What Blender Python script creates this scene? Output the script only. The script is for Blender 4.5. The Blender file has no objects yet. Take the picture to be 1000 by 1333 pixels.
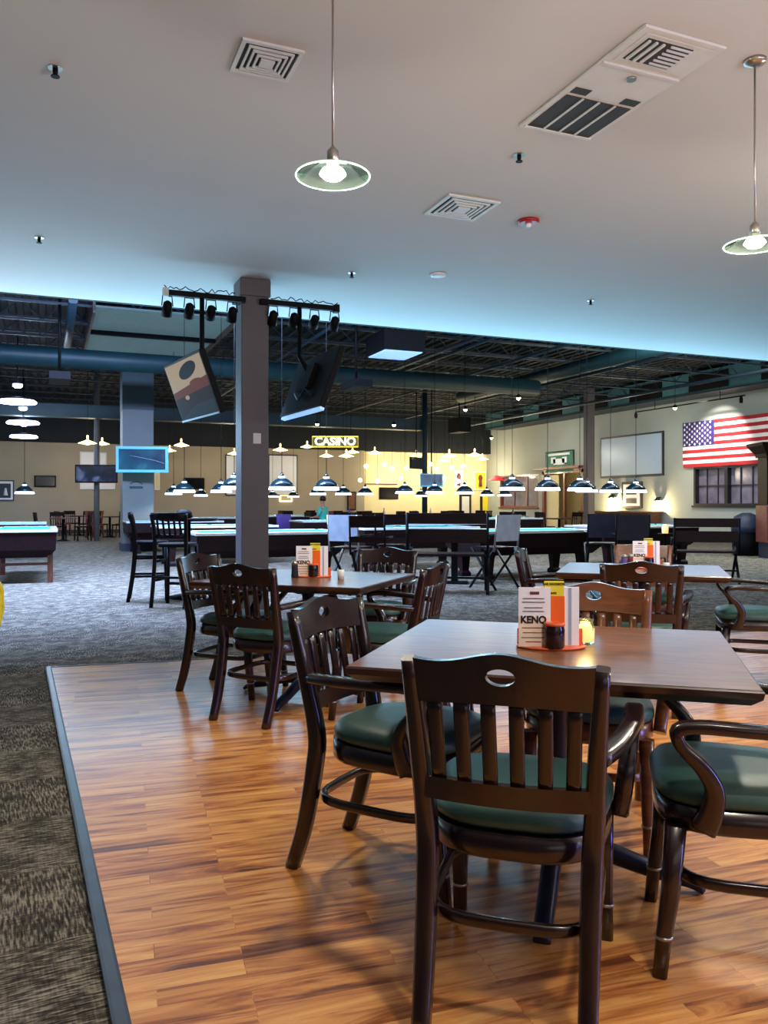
import bpy, bmesh, math, random
from mathutils import Vector, Matrix
random.seed(7)
sc = bpy.context.scene
COL = sc.collection
R = math.radians
TH = R(22.5); cT, sT = math.cos(TH), math.sin(TH)
F = 1060.0; HZ = 655.0; EYE = 1.25; CEIL = 3.85

# ---------------------------------------------------------------- camera frame -> room frame
def W(X, D): return (X*cT + D*sT, -X*sT + D*cT)
def PD(px, D): return W((px-500)/F*D, D)
def G(px, py, z=0.0):
    D = F*(EYE-z)/(py-HZ); x, y = PD(px, D); return (x, y, z)
def zat(py, D): return EYE + (HZ-py)/F*D
def onX(px, py, U):
    t = (px-500)/F; D = U/(t*cT+sT); x, y = PD(px, D); return (U, y, zat(py, D))
def onY(px, py, V):
    t = (px-500)/F; D = V/(cT - t*sT); x, y = PD(px, D); return (x, V, zat(py, D))
def face(a): return -R(22.5+a)

# ---------------------------------------------------------------- materials
MATS = {}
def lin(c):
    return tuple(((v/255)/12.92 if v/255 <= .04045 else ((v/255+.055)/1.055)**2.4) for v in c)
def newmat(name):
    m = bpy.data.materials.new(name); m.use_nodes = True
    nt = m.node_tree; b = nt.nodes['Principled BSDF']; MATS[name] = m
    return m, nt, b
def mat(name, rgb, rough=.5, metal=0, var=.12, scale=8, coat=0, emit=None, es=0, trans=0, ior=1.45, bump=0, spec=.5):
    m, nt, b = newmat(name); N = nt.nodes; L = nt.links
    c = lin(rgb)
    tc = N.new('ShaderNodeTexCoord'); no = N.new('ShaderNodeTexNoise')
    no.inputs['Scale'].default_value = scale; no.inputs['Detail'].default_value = 4
    L.new(tc.outputs['Object'], no.inputs['Vector'])
    r = N.new('ShaderNodeValToRGB')
    r.color_ramp.elements[0].position = .3; r.color_ramp.elements[1].position = .7
    r.color_ramp.elements[0].color = (*[v*(1-var) for v in c], 1)
    r.color_ramp.elements[1].color = (*[min(1, v*(1+var)) for v in c], 1)
    L.new(no.outputs['Fac'], r.inputs['Fac']); L.new(r.outputs['Color'], b.inputs['Base Color'])
    b.inputs['Roughness'].default_value = rough; b.inputs['Metallic'].default_value = metal
    b.inputs['Coat Weight'].default_value = coat; b.inputs['IOR'].default_value = ior
    b.inputs['Specular IOR Level'].default_value = spec
    b.inputs['Transmission Weight'].default_value = trans
    if emit:
        b.inputs['Emission Color'].default_value = (*lin(emit), 1); b.inputs['Emission Strength'].default_value = es
    if bump:
        bp = N.new('ShaderNodeBump'); bp.inputs['Strength'].default_value = bump; bp.inputs['Distance'].default_value = .01
        L.new(no.outputs['Fac'], bp.inputs['Height']); L.new(bp.outputs['Normal'], b.inputs['Normal'])
    return m

def wood(name, a, bcol, rough=.3, scale=(3, 30, 30), coat=.3, spec=.5):
    m, nt, b = newmat(name); N = nt.nodes; L = nt.links
    tc = N.new('ShaderNodeTexCoord'); mp = N.new('ShaderNodeMapping'); mp.inputs['Scale'].default_value = scale
    no = N.new('ShaderNodeTexNoise'); no.inputs['Scale'].default_value = 1.5; no.inputs['Detail'].default_value = 6
    no.inputs['Distortion'].default_value = .6
    L.new(tc.outputs['Object'], mp.inputs[0]); L.new(mp.outputs[0], no.inputs['Vector'])
    r = N.new('ShaderNodeValToRGB'); r.color_ramp.elements[0].position = .32; r.color_ramp.elements[1].position = .68
    r.color_ramp.elements[0].color = (*lin(a), 1); r.color_ramp.elements[1].color = (*lin(bcol), 1)
    L.new(no.outputs['Fac'], r.inputs['Fac']); L.new(r.outputs['Color'], b.inputs['Base Color'])
    b.inputs['Roughness'].default_value = rough; b.inputs['Coat Weight'].default_value = coat
    b.inputs['Coat Roughness'].default_value = .15; b.inputs['Specular IOR Level'].default_value = spec
    return m

M = {}
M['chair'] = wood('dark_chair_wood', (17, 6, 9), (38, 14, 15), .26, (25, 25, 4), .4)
M['chair_lit'] = wood('lit_brown_chair_wood', (84, 44, 22), (120, 68, 36), .3, (4, 25, 25), .4)  # chair wood with caught light put into a browner tone
M['black_wood'] = wood('black_stained_wood', (4, 4, 6), (10, 9, 13), .5, (25, 25, 4), 0, .15)
M['bench_wood'] = wood('bench_wood', (12, 4, 5), (30, 12, 12), .5, (4, 25, 25), 0, .15)
M['table'] = wood('table_veneer', (92, 56, 38), (132, 88, 60), .3, (4, 22, 22), .15, .35)
M['table_edge'] = wood('table_edge_wood', (36, 16, 16), (60, 28, 26), .3, (4, 22, 22), .4)
M['cushion'] = mat('green_vinyl', (50, 84, 78), .42, var=.08, scale=30, bump=.05)
M['iron'] = mat('blue_black_iron', (34, 36, 58), .38, .5)
M['black'] = mat('black_paint', (6, 6, 8), .6, spec=.15)
M['black_gloss'] = mat('black_gloss', (9, 9, 12), .15)
M['chrome'] = mat('brushed_nickel', (170, 165, 155), .3, .9)
M['silver'] = mat('silver_fabric', (170, 185, 205), .6)
M['mesh_grey'] = mat('grey_mesh_fabric', (46, 46, 54), .9, spec=.1)
M['ceil'] = mat('ceiling_paint', (188, 188, 184), .85, var=.02, scale=.7)
M['deck'] = mat('dark_roof_paint', (9, 17, 23), .8, var=.3, scale=1.2)
M['joist'] = mat('dark_joist_paint', (18, 38, 50), .55, var=.2)
M['duct'] = mat('teal_duct_paint', (12, 44, 50), .5, var=.2, scale=2)
M['wall_r'] = mat('grey_green_wall', (150, 154, 146), .8, var=.05, scale=1)
M['wall_b'] = mat('beige_wall', (158, 146, 124), .8, var=.05, scale=1)
M['wall_c'] = mat('lit_cream_wall', (222, 206, 158), .8, var=.05, scale=1)  # cream tone carries the warm light on the back wall's right part
M['wall_l'] = mat('grey_wall', (120, 124, 128), .8, var=.05, scale=1)
M['column'] = mat('taupe_column_paint', (84, 78, 80), .6, var=.06, scale=3)
M['column_b'] = mat('blue_grey_column_paint', (100, 100, 98), .6, var=.05, scale=2)
M['base_dark'] = mat('dark_rubber_base', (36, 42, 58), .6)
M['trim_metal'] = mat('edge_strip_metal', (92, 98, 108), .35, .6)
M['vent'] = mat('white_vent_metal', (196, 196, 190), .5, var=.04)
M['vent_dark'] = mat('vent_shadow_filter', (48, 50, 50), .8)
M['red'] = mat('red_plastic', (150, 14, 24), .4)
M['white'] = mat('white_plastic', (222, 224, 226), .5, var=.03)
M['paper'] = mat('white_paper', (236, 232, 236), .6, var=.02)
M['pinkpaper'] = mat('peach_paper', (240, 216, 200), .6, var=.05, scale=20)
M['yellow'] = mat('yellow_card_paper', (226, 206, 50), .6, var=.04)
M['orange'] = mat('orange_card_paper', (226, 96, 20), .55, var=.05)
M['orange_tray'] = mat('orange_tray_plastic', (214, 92, 50), .35)
M['ink'] = mat('black_ink', (16, 14, 16), .6)
M['brown_cup'] = mat('dark_brown_glass', (32, 14, 16), .12, coat=.5)
M['cloth'] = mat('teal_pool_cloth', (40, 158, 150), .8, var=.05, scale=30)
M['rail'] = mat('pale_rail_laminate', (190, 196, 196), .25, coat=.3)
M['pool_wood'] = wood('pool_table_wood', (14, 4, 7), (30, 10, 13), .5, (4, 20, 20), 0, .15)
M['pool_leg'] = wood('pool_leg_wood', (60, 26, 20), (96, 48, 36), .35, (20, 20, 4), .2)
M['shade'] = mat('dark_green_shade_enamel', (14, 34, 40), .25, coat=.3)
M['shade_glow'] = mat('lit_shade_rim', (230, 240, 255), .5, emit=(220, 232, 255), es=5)
M['shade_neck'] = mat('lit_shade_neck', (230, 240, 250), .5, emit=(210, 225, 245), es=1.6)
M['warm_glow'] = mat('warm_lamp_glow', (255, 220, 140), .5, emit=(255, 216, 130), es=9)
M['warm_glow2'] = mat('warm_globe_glow', (255, 226, 150), .5, emit=(255, 222, 150), es=5)
M['spot_glow'] = mat('spot_bulb_glow', (255, 240, 210), .5, emit=(255, 240, 205), es=22)
M['cold_glow'] = mat('cold_high_bay_glow', (200, 215, 255), .5, emit=(190, 208, 255), es=12)
M['bulb'] = mat('pendant_bulb_glow', (255, 250, 220), .5, emit=(255, 250, 205), es=30)
M['brownframe'] = wood('reddish_frame_wood', (84, 40, 34), (118, 58, 46), .4, (8, 8, 8), .1)
M['darkframe'] = mat('dark_frame', (26, 24, 30), .4)
M['pane'] = mat('dim_window_glass', (96, 92, 104), .1, var=.35, scale=3, emit=(120, 112, 130), es=.12)
M['board'] = mat('pale_blue_board', (150, 170, 190), .35, var=.02)
M['screen_dark'] = mat('dark_screen', (8, 8, 14), .12)
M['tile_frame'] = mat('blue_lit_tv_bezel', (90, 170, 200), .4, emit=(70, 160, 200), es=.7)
M['skin'] = mat('skin', (190, 130, 104), .55)
M['teal_shirt'] = mat('teal_shirt_cloth', (70, 190, 170), .7)
M['denim'] = mat('dark_denim', (30, 34, 54), .8)
M['hair'] = mat('dark_hair', (30, 20, 16), .6)
M['purple'] = mat('purple_vinyl', (92, 70, 150), .6)
M['flag_red'] = mat('flag_red_cloth', (170, 26, 34), .75, var=.08, scale=5)
M['flag_white'] = mat('flag_white_cloth', (244, 232, 224), .75, var=.04)
M['flag_blue'] = mat('flag_blue_cloth', (52, 42, 110), .75)
M['rust'] = mat('red_brown_cloth', (112, 44, 36), .8)
M['wellwood'] = wood('skylight_well_wood', (50, 36, 34), (86, 58, 50), .6, (5, 5, 5), 0)
M['sky'] = mat('skylight_diffuser', (90, 100, 104), .8, emit=(96, 124, 132), es=.45, spec=.1)
M['unit_glow'] = mat('light_box_panel', (190, 210, 255), .5, emit=(120, 160, 215), es=1.3)
M['candle'] = mat('candle_jar_wax', (255, 220, 150), .3, emit=(255, 214, 140), es=1.1)

def glassmat():
    m, nt, b = newmat('green_tinted_glass')
    N = nt.nodes; L = nt.links
    b.inputs['Base Color'].default_value = (.72, .95, .82, 1); b.inputs['Roughness'].default_value = .12
    b.inputs['Transmission Weight'].default_value = 1; b.inputs['IOR'].default_value = 1.3
    return m
M['glass'] = glassmat()
M['glass_rim'] = mat('lit_glass_edge', (220, 255, 225), .3, emit=(190, 245, 205), es=1.4)  # emission stands in for lamp light refracted into the rim

# carpet
def carpet():
    m, nt, b = newmat('brown_carpet_tiles'); N = nt.nodes; L = nt.links
    tc = N.new('ShaderNodeTexCoord')
    rot = N.new('ShaderNodeMapping'); rot.inputs['Rotation'].default_value = (0, 0, R(-4)); rot.inputs['Location'].default_value = (40, 40, 0)
    L.new(tc.outputs['Object'], rot.inputs[0])
    chk = N.new('ShaderNodeTexChecker'); chk.inputs['Scale'].default_value = 2.0
    L.new(rot.outputs[0], chk.inputs['Vector'])
    outs = []
    for s in ((16, 130, 1), (130, 16, 1)):
        mp = N.new('ShaderNodeMapping'); mp.inputs['Scale'].default_value = s
        L.new(rot.outputs[0], mp.inputs[0])
        no = N.new('ShaderNodeTexNoise'); no.inputs['Scale'].default_value = 1; no.inputs['Detail'].default_value = 3
        L.new(mp.outputs[0], no.inputs['Vector']); outs.append(no)
    mx = N.new('ShaderNodeMix'); mx.data_type = 'FLOAT'
    cm = N.new('ShaderNodeMapRange'); cm.inputs['To Min'].default_value = .22; cm.inputs['To Max'].default_value = .78; L.new(chk.outputs['Fac'], cm.inputs[0]); L.new(cm.outputs[0], mx.inputs[0]); L.new(outs[0].outputs['Fac'], mx.inputs[2]); L.new(outs[1].outputs['Fac'], mx.inputs[3])
    fine = N.new('ShaderNodeTexNoise'); fine.inputs['Scale'].default_value = 7; fine.inputs['Detail'].default_value = 5
    L.new(rot.outputs[0], fine.inputs['Vector'])
    ad = N.new('ShaderNodeMath'); ad.operation = 'MULTIPLY_ADD'; ad.inputs[1].default_value = .35
    L.new(fine.outputs['Fac'], ad.inputs[0]); L.new(mx.outputs[0], ad.inputs[2])
    r = N.new('ShaderNodeValToRGB')
    e = r.color_ramp.elements; e[0].position = .54; e[0].color = (*lin((34, 31, 27)), 1)
    e[1].position = .8; e[1].color = (*lin((146, 138, 122)), 1)
    x = e.new(.66); x.color = (*lin((72, 66, 57)), 1)
    L.new(ad.outputs[0], r.inputs['Fac']); L.new(r.outputs['Color'], b.inputs['Base Color'])
    b.inputs['Roughness'].default_value = .9; b.inputs['Specular IOR Level'].default_value = .2
    bp = N.new('ShaderNodeBump'); bp.inputs['Strength'].default_value = .5; bp.inputs['Distance'].default_value = .01
    L.new(ad.outputs[0], bp.inputs['Height']); L.new(bp.outputs['Normal'], b.inputs['Normal'])
    return m
M['carpet'] = carpet()

def plank():
    m, nt, b = newmat('orange_plank_flooring'); N = nt.nodes; L = nt.links
    tc = N.new('ShaderNodeTexCoord')
    rot = N.new('ShaderNodeMapping'); rot.inputs['Rotation'].default_value = (0, 0, R(5)); rot.inputs['Location'].default_value = (40, 40, 0)
    L.new(tc.outputs['Object'], rot.inputs[0])
    br = N.new('ShaderNodeTexBrick'); br.inputs['Scale'].default_value = 1
    br.inputs['Brick Width'].default_value = .62; br.inputs['Row Height'].default_value = .075
    br.inputs['Mortar Size'].default_value = .0011; br.offset = .37; br.offset_frequency = 3
    br.inputs['Color1'].default_value = (0, 0, 0, 1); br.inputs['Color2'].default_value = (1, 1, 1, 1)
    br.inputs['Mortar'].default_value = (.15, .15, .15, 1)
    L.new(rot.outputs[0], br.inputs['Vector'])
    mp = N.new('ShaderNodeMapping'); mp.inputs['Scale'].default_value = (1.7, 17, 1)
    L.new(rot.outputs[0], mp.inputs[0])
    ad = N.new('ShaderNodeVectorMath'); ad.operation = 'MULTIPLY_ADD'
    ad.inputs[1].default_value = (5, 3, 7)
    L.new(br.outputs['Color'], ad.inputs[0]); L.new(mp.outputs[0], ad.inputs[2])
    no = N.new('ShaderNodeTexNoise'); no.inputs['Scale'].default_value = 1.2; no.inputs['Detail'].default_value = 5
    no.inputs['Distortion'].default_value = 1.1; no.inputs['Roughness'].default_value = .6
    L.new(ad.outputs[0], no.inputs['Vector'])
    s1 = N.new('ShaderNodeMath'); s1.operation = 'MULTIPLY_ADD'; s1.inputs[1].default_value = .13
    L.new(br.outputs['Color'], s1.inputs[0]); L.new(no.outputs['Fac'], s1.inputs[2])
    r = N.new('ShaderNodeValToRGB'); e = r.color_ramp.elements
    e[0].position = .36; e[0].color = (*lin((104, 52, 20)), 1)
    e[1].position = .76; e[1].color = (*lin((236, 176, 100)), 1)
    x = e.new(.47); x.color = (*lin((172, 100, 46)), 1)
    x = e.new(.58); x.color = (*lin((212, 142, 72)), 1)
    L.new(s1.outputs[0], r.inputs['Fac']); L.new(r.outputs['Color'], b.inputs['Base Color'])
    b.inputs['Roughness'].default_value = .36; b.inputs['Coat Weight'].default_value = .5
    b.inputs['Coat Roughness'].default_value = .2
    bp = N.new('ShaderNodeBump'); bp.inputs['Strength'].default_value = .12; bp.inputs['Distance'].default_value = .004
    L.new(no.outputs['Fac'], bp.inputs['Height']); L.new(bp.outputs['Normal'], b.inputs['Normal'])
    return m
M['plank'] = plank()

# ---------------------------------------------------------------- mesh builder
class MB:
    def __init__(s): s.bm = bmesh.new(); s.mi = 0
    def _f(s, vs, smooth=False):
        try:
            f = s.bm.faces.new(vs); f.material_index = s.mi; f.smooth = smooth; return f
        except ValueError: return None
    def box(s, c, d, rz=0, mtx=None):
        hx, hy, hz = d[0]/2, d[1]/2, d[2]/2
        m = Matrix.Translation(c) @ Matrix.Rotation(rz, 4, 'Z')
        if mtx is not None: m = mtx @ m
        v = [s.bm.verts.new(m @ Vector((x*hx, y*hy, z*hz))) for x in (-1, 1) for y in (-1, 1) for z in (-1, 1)]
        for q in ((0,1,3,2),(4,6,7,5),(0,4,5,1),(2,3,7,6),(0,2,6,4),(1,5,7,3)): s._f([v[i] for i in q])
        return s
    def b2(s, lo, hi):
        return s.box([(a+b)/2 for a, b in zip(lo, hi)], [abs(b-a) for a, b in zip(lo, hi)])
    def sweep(s, pts, sec, up=(0, 0, 1), closed=False, smooth=True, cap=True):
        """sec: list per point (w,h) or single; rectangular-ish (rounded 8-gon) section; up = reference for h"""
        n = len(pts); P = [Vector(p) for p in pts]; rings = []; up = Vector(up)
        for i in range(n):
            if closed: t = P[(i+1) % n]-P[i-1]
            else: t = P[min(i+1, n-1)]-P[max(i-1, 0)]
            t.normalize(); side = t.cross(up)
            if side.length < 1e-4: side = t.cross(Vector((0, 1, 0)))
            side.normalize(); u = side.cross(t).normalized()
            w, h = sec[i] if isinstance(sec, list) else sec
            k = .62
            ring = [(w/2, h/2*k), (w/2*k, h/2), (-w/2*k, h/2), (-w/2, h/2*k), (-w/2, -h/2*k), (-w/2*k, -h/2), (w/2*k, -h/2), (w/2, -h/2*k)]
            rings.append([s.bm.verts.new(P[i]+side*a+u*b) for a, b in ring])
        m = n if closed else n-1
        for i in range(m):
            a, b = rings[i], rings[(i+1) % n]
            for j in range(8):
                s._f([a[j], a[(j+1) % 8], b[(j+1) % 8], b[j]], smooth)
        if not closed and cap: s._f(rings[0][::-1]); s._f(rings[-1])
        return s
    def tube(s, pts, r, seg=8, closed=False):
        n = len(pts); P = [Vector(p) for p in pts]; rings = []
        for i in range(n):
            t = (P[(i+1) % n]-P[i-1]) if closed else (P[min(i+1, n-1)]-P[max(i-1, 0)])
            t.normalize(); a = t.cross(Vector((0, 0, 1)))
            if a.length < 1e-3: a = Vector((1, 0, 0))
            a.normalize(); b = a.cross(t)
            rr = r[i] if isinstance(r, list) else r
            rings.append([s.bm.verts.new(P[i]+a*rr*math.cos(2*math.pi*k/seg)+b*rr*math.sin(2*math.pi*k/seg)) for k in range(seg)])
        for i in range(n if closed else n-1):
            a, b = rings[i], rings[(i+1) % n]
            for j in range(seg): s._f([a[j], a[(j+1) % seg], b[(j+1) % seg], b[j]], True)
        if not closed: s._f(rings[0][::-1]); s._f(rings[-1])
        return s
    def lathe(s, prof, c=(0, 0, 0), seg=24, cap=True, rot=None):
        rings = []
        C = Vector(c)
        for r, z in prof:
            ring = []
            for k in range(seg):
                v = Vector((max(r, 1e-4)*math.cos(2*math.pi*k/seg), max(r, 1e-4)*math.sin(2*math.pi*k/seg), z))
                if rot is not None: v = rot @ v
                ring.append(s.bm.verts.new(C+v))
            rings.append(ring)
        for i in range(len(rings)-1):
            for k in range(seg):
                s._f([rings[i][k], rings[i][(k+1) % seg], rings[i+1][(k+1) % seg], rings[i+1][k]], True)
        if cap: s._f(rings[0][::-1]); s._f(rings[-1])
        return s
    def prism(s, poly, z0, z1, top_scale=None):
        a = [s.bm.verts.new((x, y, z0)) for x, y in poly]; b = [s.bm.verts.new((x, y, z1)) for x, y in poly]
        s._f(a[::-1]); s._f(b)
        n = len(poly)
        for i in range(n): s._f([a[i], a[(i+1) % n], b[(i+1) % n], b[i]])
        return s
    def loft(s, loops, smooth=True):
        rings = [[s.bm.verts.new(p) for p in lp] for lp in loops]
        n = len(rings[0])
        for a, b in zip(rings, rings[1:]):
            for i in range(n): s._f([a[i], a[(i+1) % n], b[(i+1) % n], b[i]], smooth)
        s._f(rings[0][::-1]); s._f(rings[-1]); return s
    def quad(s, pts, mi=None):
        if mi is not None: s.mi = mi
        s._f([s.bm.verts.new(p) for p in pts]); return s
    def bevel(s, w=.004, seg=1):
        s.bm.normal_update()
        es = [e for e in s.bm.edges if len(e.link_faces) == 2 and e.calc_face_angle(0) > .6]
        if es: bmesh.ops.bevel(s.bm, geom=es, offset=w, segments=seg, affect='EDGES', clamp_overlap=True)
        return s
    def obj(s, name, m, parent=None, loc=None, rz=0, fix=True):
        if fix: bmesh.ops.recalc_face_normals(s.bm, faces=s.bm.faces[:])
        me = bpy.data.meshes.new(name); s.bm.to_mesh(me); s.bm.free()
        for q in (m if isinstance(m, (list, tuple)) else [m]): me.materials.append(q)
        o = bpy.data.objects.new(name, me); COL.objects.link(o)
        if parent is not None: o.parent = parent
        if loc is not None: o.location = loc
        o.rotation_euler.z = rz
        return o

def tag(o, label=None, cat=None, group=None, kind=None):
    if label: o['label'] = label
    if cat: o['category'] = cat
    if group: o['group'] = group
    if kind: o['kind'] = kind
    return o
def empty(name, loc=(0, 0, 0), rz=0, label=None, cat=None, group=None):
    o = bpy.data.objects.new(name, None); COL.objects.link(o); o.empty_display_size = .1
    o.location = loc; o.rotation_euler.z = rz
    return tag(o, label, cat, group)
def struct(o): o['kind'] = 'structure'; return o
def copy_tree(o, parent=None):
    c = o.copy(); COL.objects.link(c); c.parent = parent
    for ch in list(o.children): copy_tree(ch, c)
    return c
class Proto:
    """first placement uses the built thing itself, later ones copy it with its parts"""
    def __init__(s, make): s.make = make; s.o = None
    def put(s, loc, rz, label, group=None):
        if s.o is None: s.o = s.make(); o = s.o
        else: o = copy_tree(s.o)
        if 'group' in o: del o['group']
        o.location = loc; o.rotation_euler.z = rz; o['label'] = label
        if group: o['group'] = group
        return o
def text(body, size, m, parent, loc, rot, name='lettering', ext=.001, sx=1, off=.03):
    cu = bpy.data.curves.new(name, 'FONT'); cu.body = body; cu.size = size; cu.extrude = ext
    cu.align_x = 'CENTER'; cu.align_y = 'CENTER'; cu.offset = size*off
    o = bpy.data.objects.new(name, cu); COL.objects.link(o); cu.materials.append(m)
    bpy.context.view_layer.update()
    me = bpy.data.meshes.new_from_object(o.evaluated_get(bpy.context.evaluated_depsgraph_get()))
    bpy.data.objects.remove(o); bpy.data.curves.remove(cu)
    o = bpy.data.objects.new(name, me); COL.objects.link(o)
    o.parent = parent; o.location = loc; o.rotation_euler = rot; o.scale = (sx, 1, 1)
    return o
def light(kind, name, loc, energy, color, size=.1, rot=None, **kw):
    l = bpy.data.lights.new(name, kind); l.energy = energy; l.color = color
    if kind == 'AREA':
        l.shape = 'RECTANGLE'; l.size = size[0] if isinstance(size, tuple) else size; l.size_y = size[1] if isinstance(size, tuple) else size
    else: l.shadow_soft_size = size
    for k, v in kw.items(): setattr(l, k, v)
    o = bpy.data.objects.new(name, l); COL.objects.link(o); o.location = loc
    if rot: o.rotation_euler = rot
    return o

# ================================================================ ROOM SHELL
RX = 20.9; BY = 36.6; LX = -12.0; FY = -5.0; ROOF = 5.7
struct(MB().b2((LX, FY, -.1), (RX, BY, 0)).obj('floor', M['carpet']))
wp = [(.39, -4.6), (8.6, -4.6), (8.6, 5.62), (0.01, 6.63)]
struct(MB().prism(wp, .001, .012).obj('floor_wood', M['plank']))
# metal edge strip (left and far edge)
mb = MB(); mb.sweep([(.375, -4.6, .010), (.164, 2.05, .010), (.01, 6.64, .010)], (.042, .016), smooth=False)
struct(mb.obj('trim_1', M['trim_metal']))
mb = MB(); mb.sweep([(.01, 6.645, .010), (8.6, 5.635, .010)], (.03, .014), smooth=False)
struct(mb.obj('trim_2', M['trim_metal']))
SOF = 11.06
struct(MB().b2((LX, FY, CEIL), (RX, SOF, CEIL+.06)).obj('ceiling', M['ceil']))
struct(MB().b2((LX, SOF, CEIL-.005), (RX, SOF+.05, ROOF)).obj('ceiling_edge', M['deck']))
# corrugated dark deck
mb = MB(); x = LX
prof = []
while x < RX:
    prof += [(x, 0), (x+.12, 0), (x+.16, .06), (x+.28, .06), (x+.32, 0)]; x += .32
a = [mb.bm.verts.new((px, SOF, ROOF+pz)) for px, pz in prof]; b = [mb.bm.verts.new((px, BY, ROOF+pz)) for px, pz in prof]
for i in range(len(a)-1): mb._f([a[i], b[i], b[i+1], a[i+1]])
struct(mb.obj('ceiling_deck', M['deck'], fix=False))
struct(MB().b2((LX, SOF, ROOF+.1), (RX, BY+.2, ROOF+.2)).obj('ceiling_roof', M['deck']))
UX = 14.0
struct(MB().b2((LX, BY-.35, 0), (UX, BY, 3.75)).obj('wall_back', M['wall_b']))
struct(MB().b2((UX, BY, 0), (RX, BY+.2, 3.75)).obj('wall_back_right', M['wall_c']))  # same back wall; its warmer light is put into the paint and a step
struct(MB().b2((LX, BY-.35, 3.75), (RX, BY+.2, ROOF+.1)).obj('wall_back_upper', M['deck']))
struct(MB().b2((LX-.2, FY, 0), (LX, BY, ROOF)).obj('wall_left', M['wall_l']))
struct(MB().b2((LX, FY-.2, 0), (RX, FY, ROOF)).obj('wall_front', M['wall_l']))
struct(MB().b2((LX, BY-.38, 0), (UX, BY-.35, .14)).obj('baseboard_back', M['base_dark']))
# right wall with two window openings and a door opening
def wspan(p0, p1):  # y-range on right wall for px range
    return sorted((onX(p0, 650, RX)[1], onX(p1, 650, RX)[1]))
wA = wspan(903, 992); zA = (1.17, 2.52)
wB = wspan(651, 701); zB = (1.05, 2.6)
wD = wspan(708, 760); zD = (0, 2.62)
def wall_cut(name, x0, x1, y0, y1, z0, z1, holes, m):
    mb = MB(); ys = sorted({y0, y1, *[h[0] for h in holes], *[h[1] for h in holes]})
    for a, b in zip(ys, ys[1:]):
        hs = [h for h in holes if h[0] <= a+1e-6 and h[1] >= b-1e-6]
        if not hs: mb.b2((x0, a, z0), (x1, b, z1))
        else:
            h = hs[0]
            if h[2] > z0: mb.b2((x0, a, z0), (x1, b, h[2]))
            mb.b2((x0, a, h[3]), (x1, b, z1))
    return struct(mb.obj(name, m))
wall_cut('wall_right', RX, RX+.25, FY, BY, 0, ROOF, [(*wA, *zA), (*wB, *zB), (*wD, *zD)], M['wall_r'])
struct(MB().b2((RX-.025, FY, 0), (RX, wD[0], .14)).obj('baseboard_right', M['base_dark']))
struct(MB().b2((RX-.025, wD[1], 0), (RX, BY, .14)).obj('baseboard_right', M['base_dark']))
# room seen through openings of the right wall
struct(MB().b2((RX+2.2, 14, 0), (RX+2.3, BY, 3.6)).obj('wall_beyond', M['wall_c']))
struct(MB().b2((RX+.25, 14, -.1), (RX+2.2, BY, 0)).obj('floor_beyond', M['carpet']))
struct(MB().b2((RX+.25, 14, 3.5), (RX+2.2, BY, 3.6)).obj('ceiling_beyond', M['wall_l']))
for s_, y in (('near', 14), ('far', BY)): struct(MB().b2((RX+.25, y-.1, 0), (RX+2.3, y, 3.6)).obj('wall_beyond_'+s_, M['wall_c']))

def window(name, y, z, mframe, cols, rows, units=1):
    o = empty(name, (RX+.1, (y[0]+y[1])/2, z[0])); struct(o)
    w = y[1]-y[0]; h = z[1]-z[0]; fr = .09
    mb = MB()
    mb.b2((-.1, -w/2, 0), (.1, -w/2+fr, h)); mb.b2((-.1, w/2-fr, 0), (.1, w/2, h))
    mb.b2((-.1, -w/2+fr, h-fr), (.1, w/2-fr, h)); mb.b2((-.1, -w/2+fr, 0), (.1, w/2-fr, fr*.8))
    for k in range(1, units):
        yy = -w/2+k*w/units; mb.b2((-.1, yy-.07, fr*.8), (.1, yy+.07, h-fr))
    wf = mb.obj('window_frame', mframe, o)
    mb = MB(); n = cols*units
    for k in range(1, n): mb.b2((.03, -w/2+k*w/n-.018, .05), (.06, -w/2+k*w/n+.018, h-.05))
    for k in range(1, rows): mb.b2((.025, -w/2+.05, k*h/rows-.018), (.065, w/2-.05, k*h/rows+.018))
    mb.obj('muntin', mframe, wf)
    MB().b2((.07, -w/2+.03, .03), (.08, w/2-.03, h-.03)).obj('pane', M['pane'], wf)
    MB().b2((-.16, -w/2-.04, -.06), (-.06, w/2+.04, 0)).obj('window_sill', mframe, o)
    return o
window('window_1', wA, zA, M['darkframe'], 3, 2, 2)
window('window_2', wB, zB, M['brownframe'], 3, 2, 1)
# two small amber lamps behind the window
for i, px in enumerate((956, 985)):
    x, y, z = onX(px, 645, RX+.6)
    o = empty('table_lamp', (x, y, 0), 0, 'small amber lamp glowing behind the %s pane of the barred window' % ('middle' if i == 0 else 'right end'), 'lamp')
    MB().lathe([(.05, 0), (.05, .02), (.02, .04), (.02, z-.12)], seg=10).obj('base', M['black'], o)
    MB().lathe([(.02, 0), (.12, .03), (.15, .14), (.12, .26), (.03, .3)], (0, 0, z-.15), 12).obj('lamp_shade', M['warm_glow2'], o)
# door opening frame with half-open panels
o = struct(empty('door_1', (RX, (wD[0]+wD[1])/2, 0))); w = wD[1]-wD[0]
mb = MB(); mb.b2((-.06, -w/2-.05, 0), (.27, -w/2+.1, 2.7)); mb.b2((-.06, w/2-.1, 0), (.27, w/2+.05, 2.7)); mb.b2((-.06, -w/2-.05, 2.55), (.27, w/2+.05, 2.75))
mb.obj('door_frame', M['brownframe'], o)
mb = MB(); mb.b2((.05, -.06, 0), (.15, .06, 2.55)); mb.obj('mullion', M['brownframe'], o)
mb = MB(); mb.b2((.08, w/2-1.0, .02), (.13, w/2-.1, 2.5)); mb.obj('door_panel', M['wall_c'], o)
# shelf over door
struct(MB().b2((RX-.35, wD[0]-.1, 2.74), (RX, wD[1]+.3, 2.84)).obj('trim_3', M['brownframe']))

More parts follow.
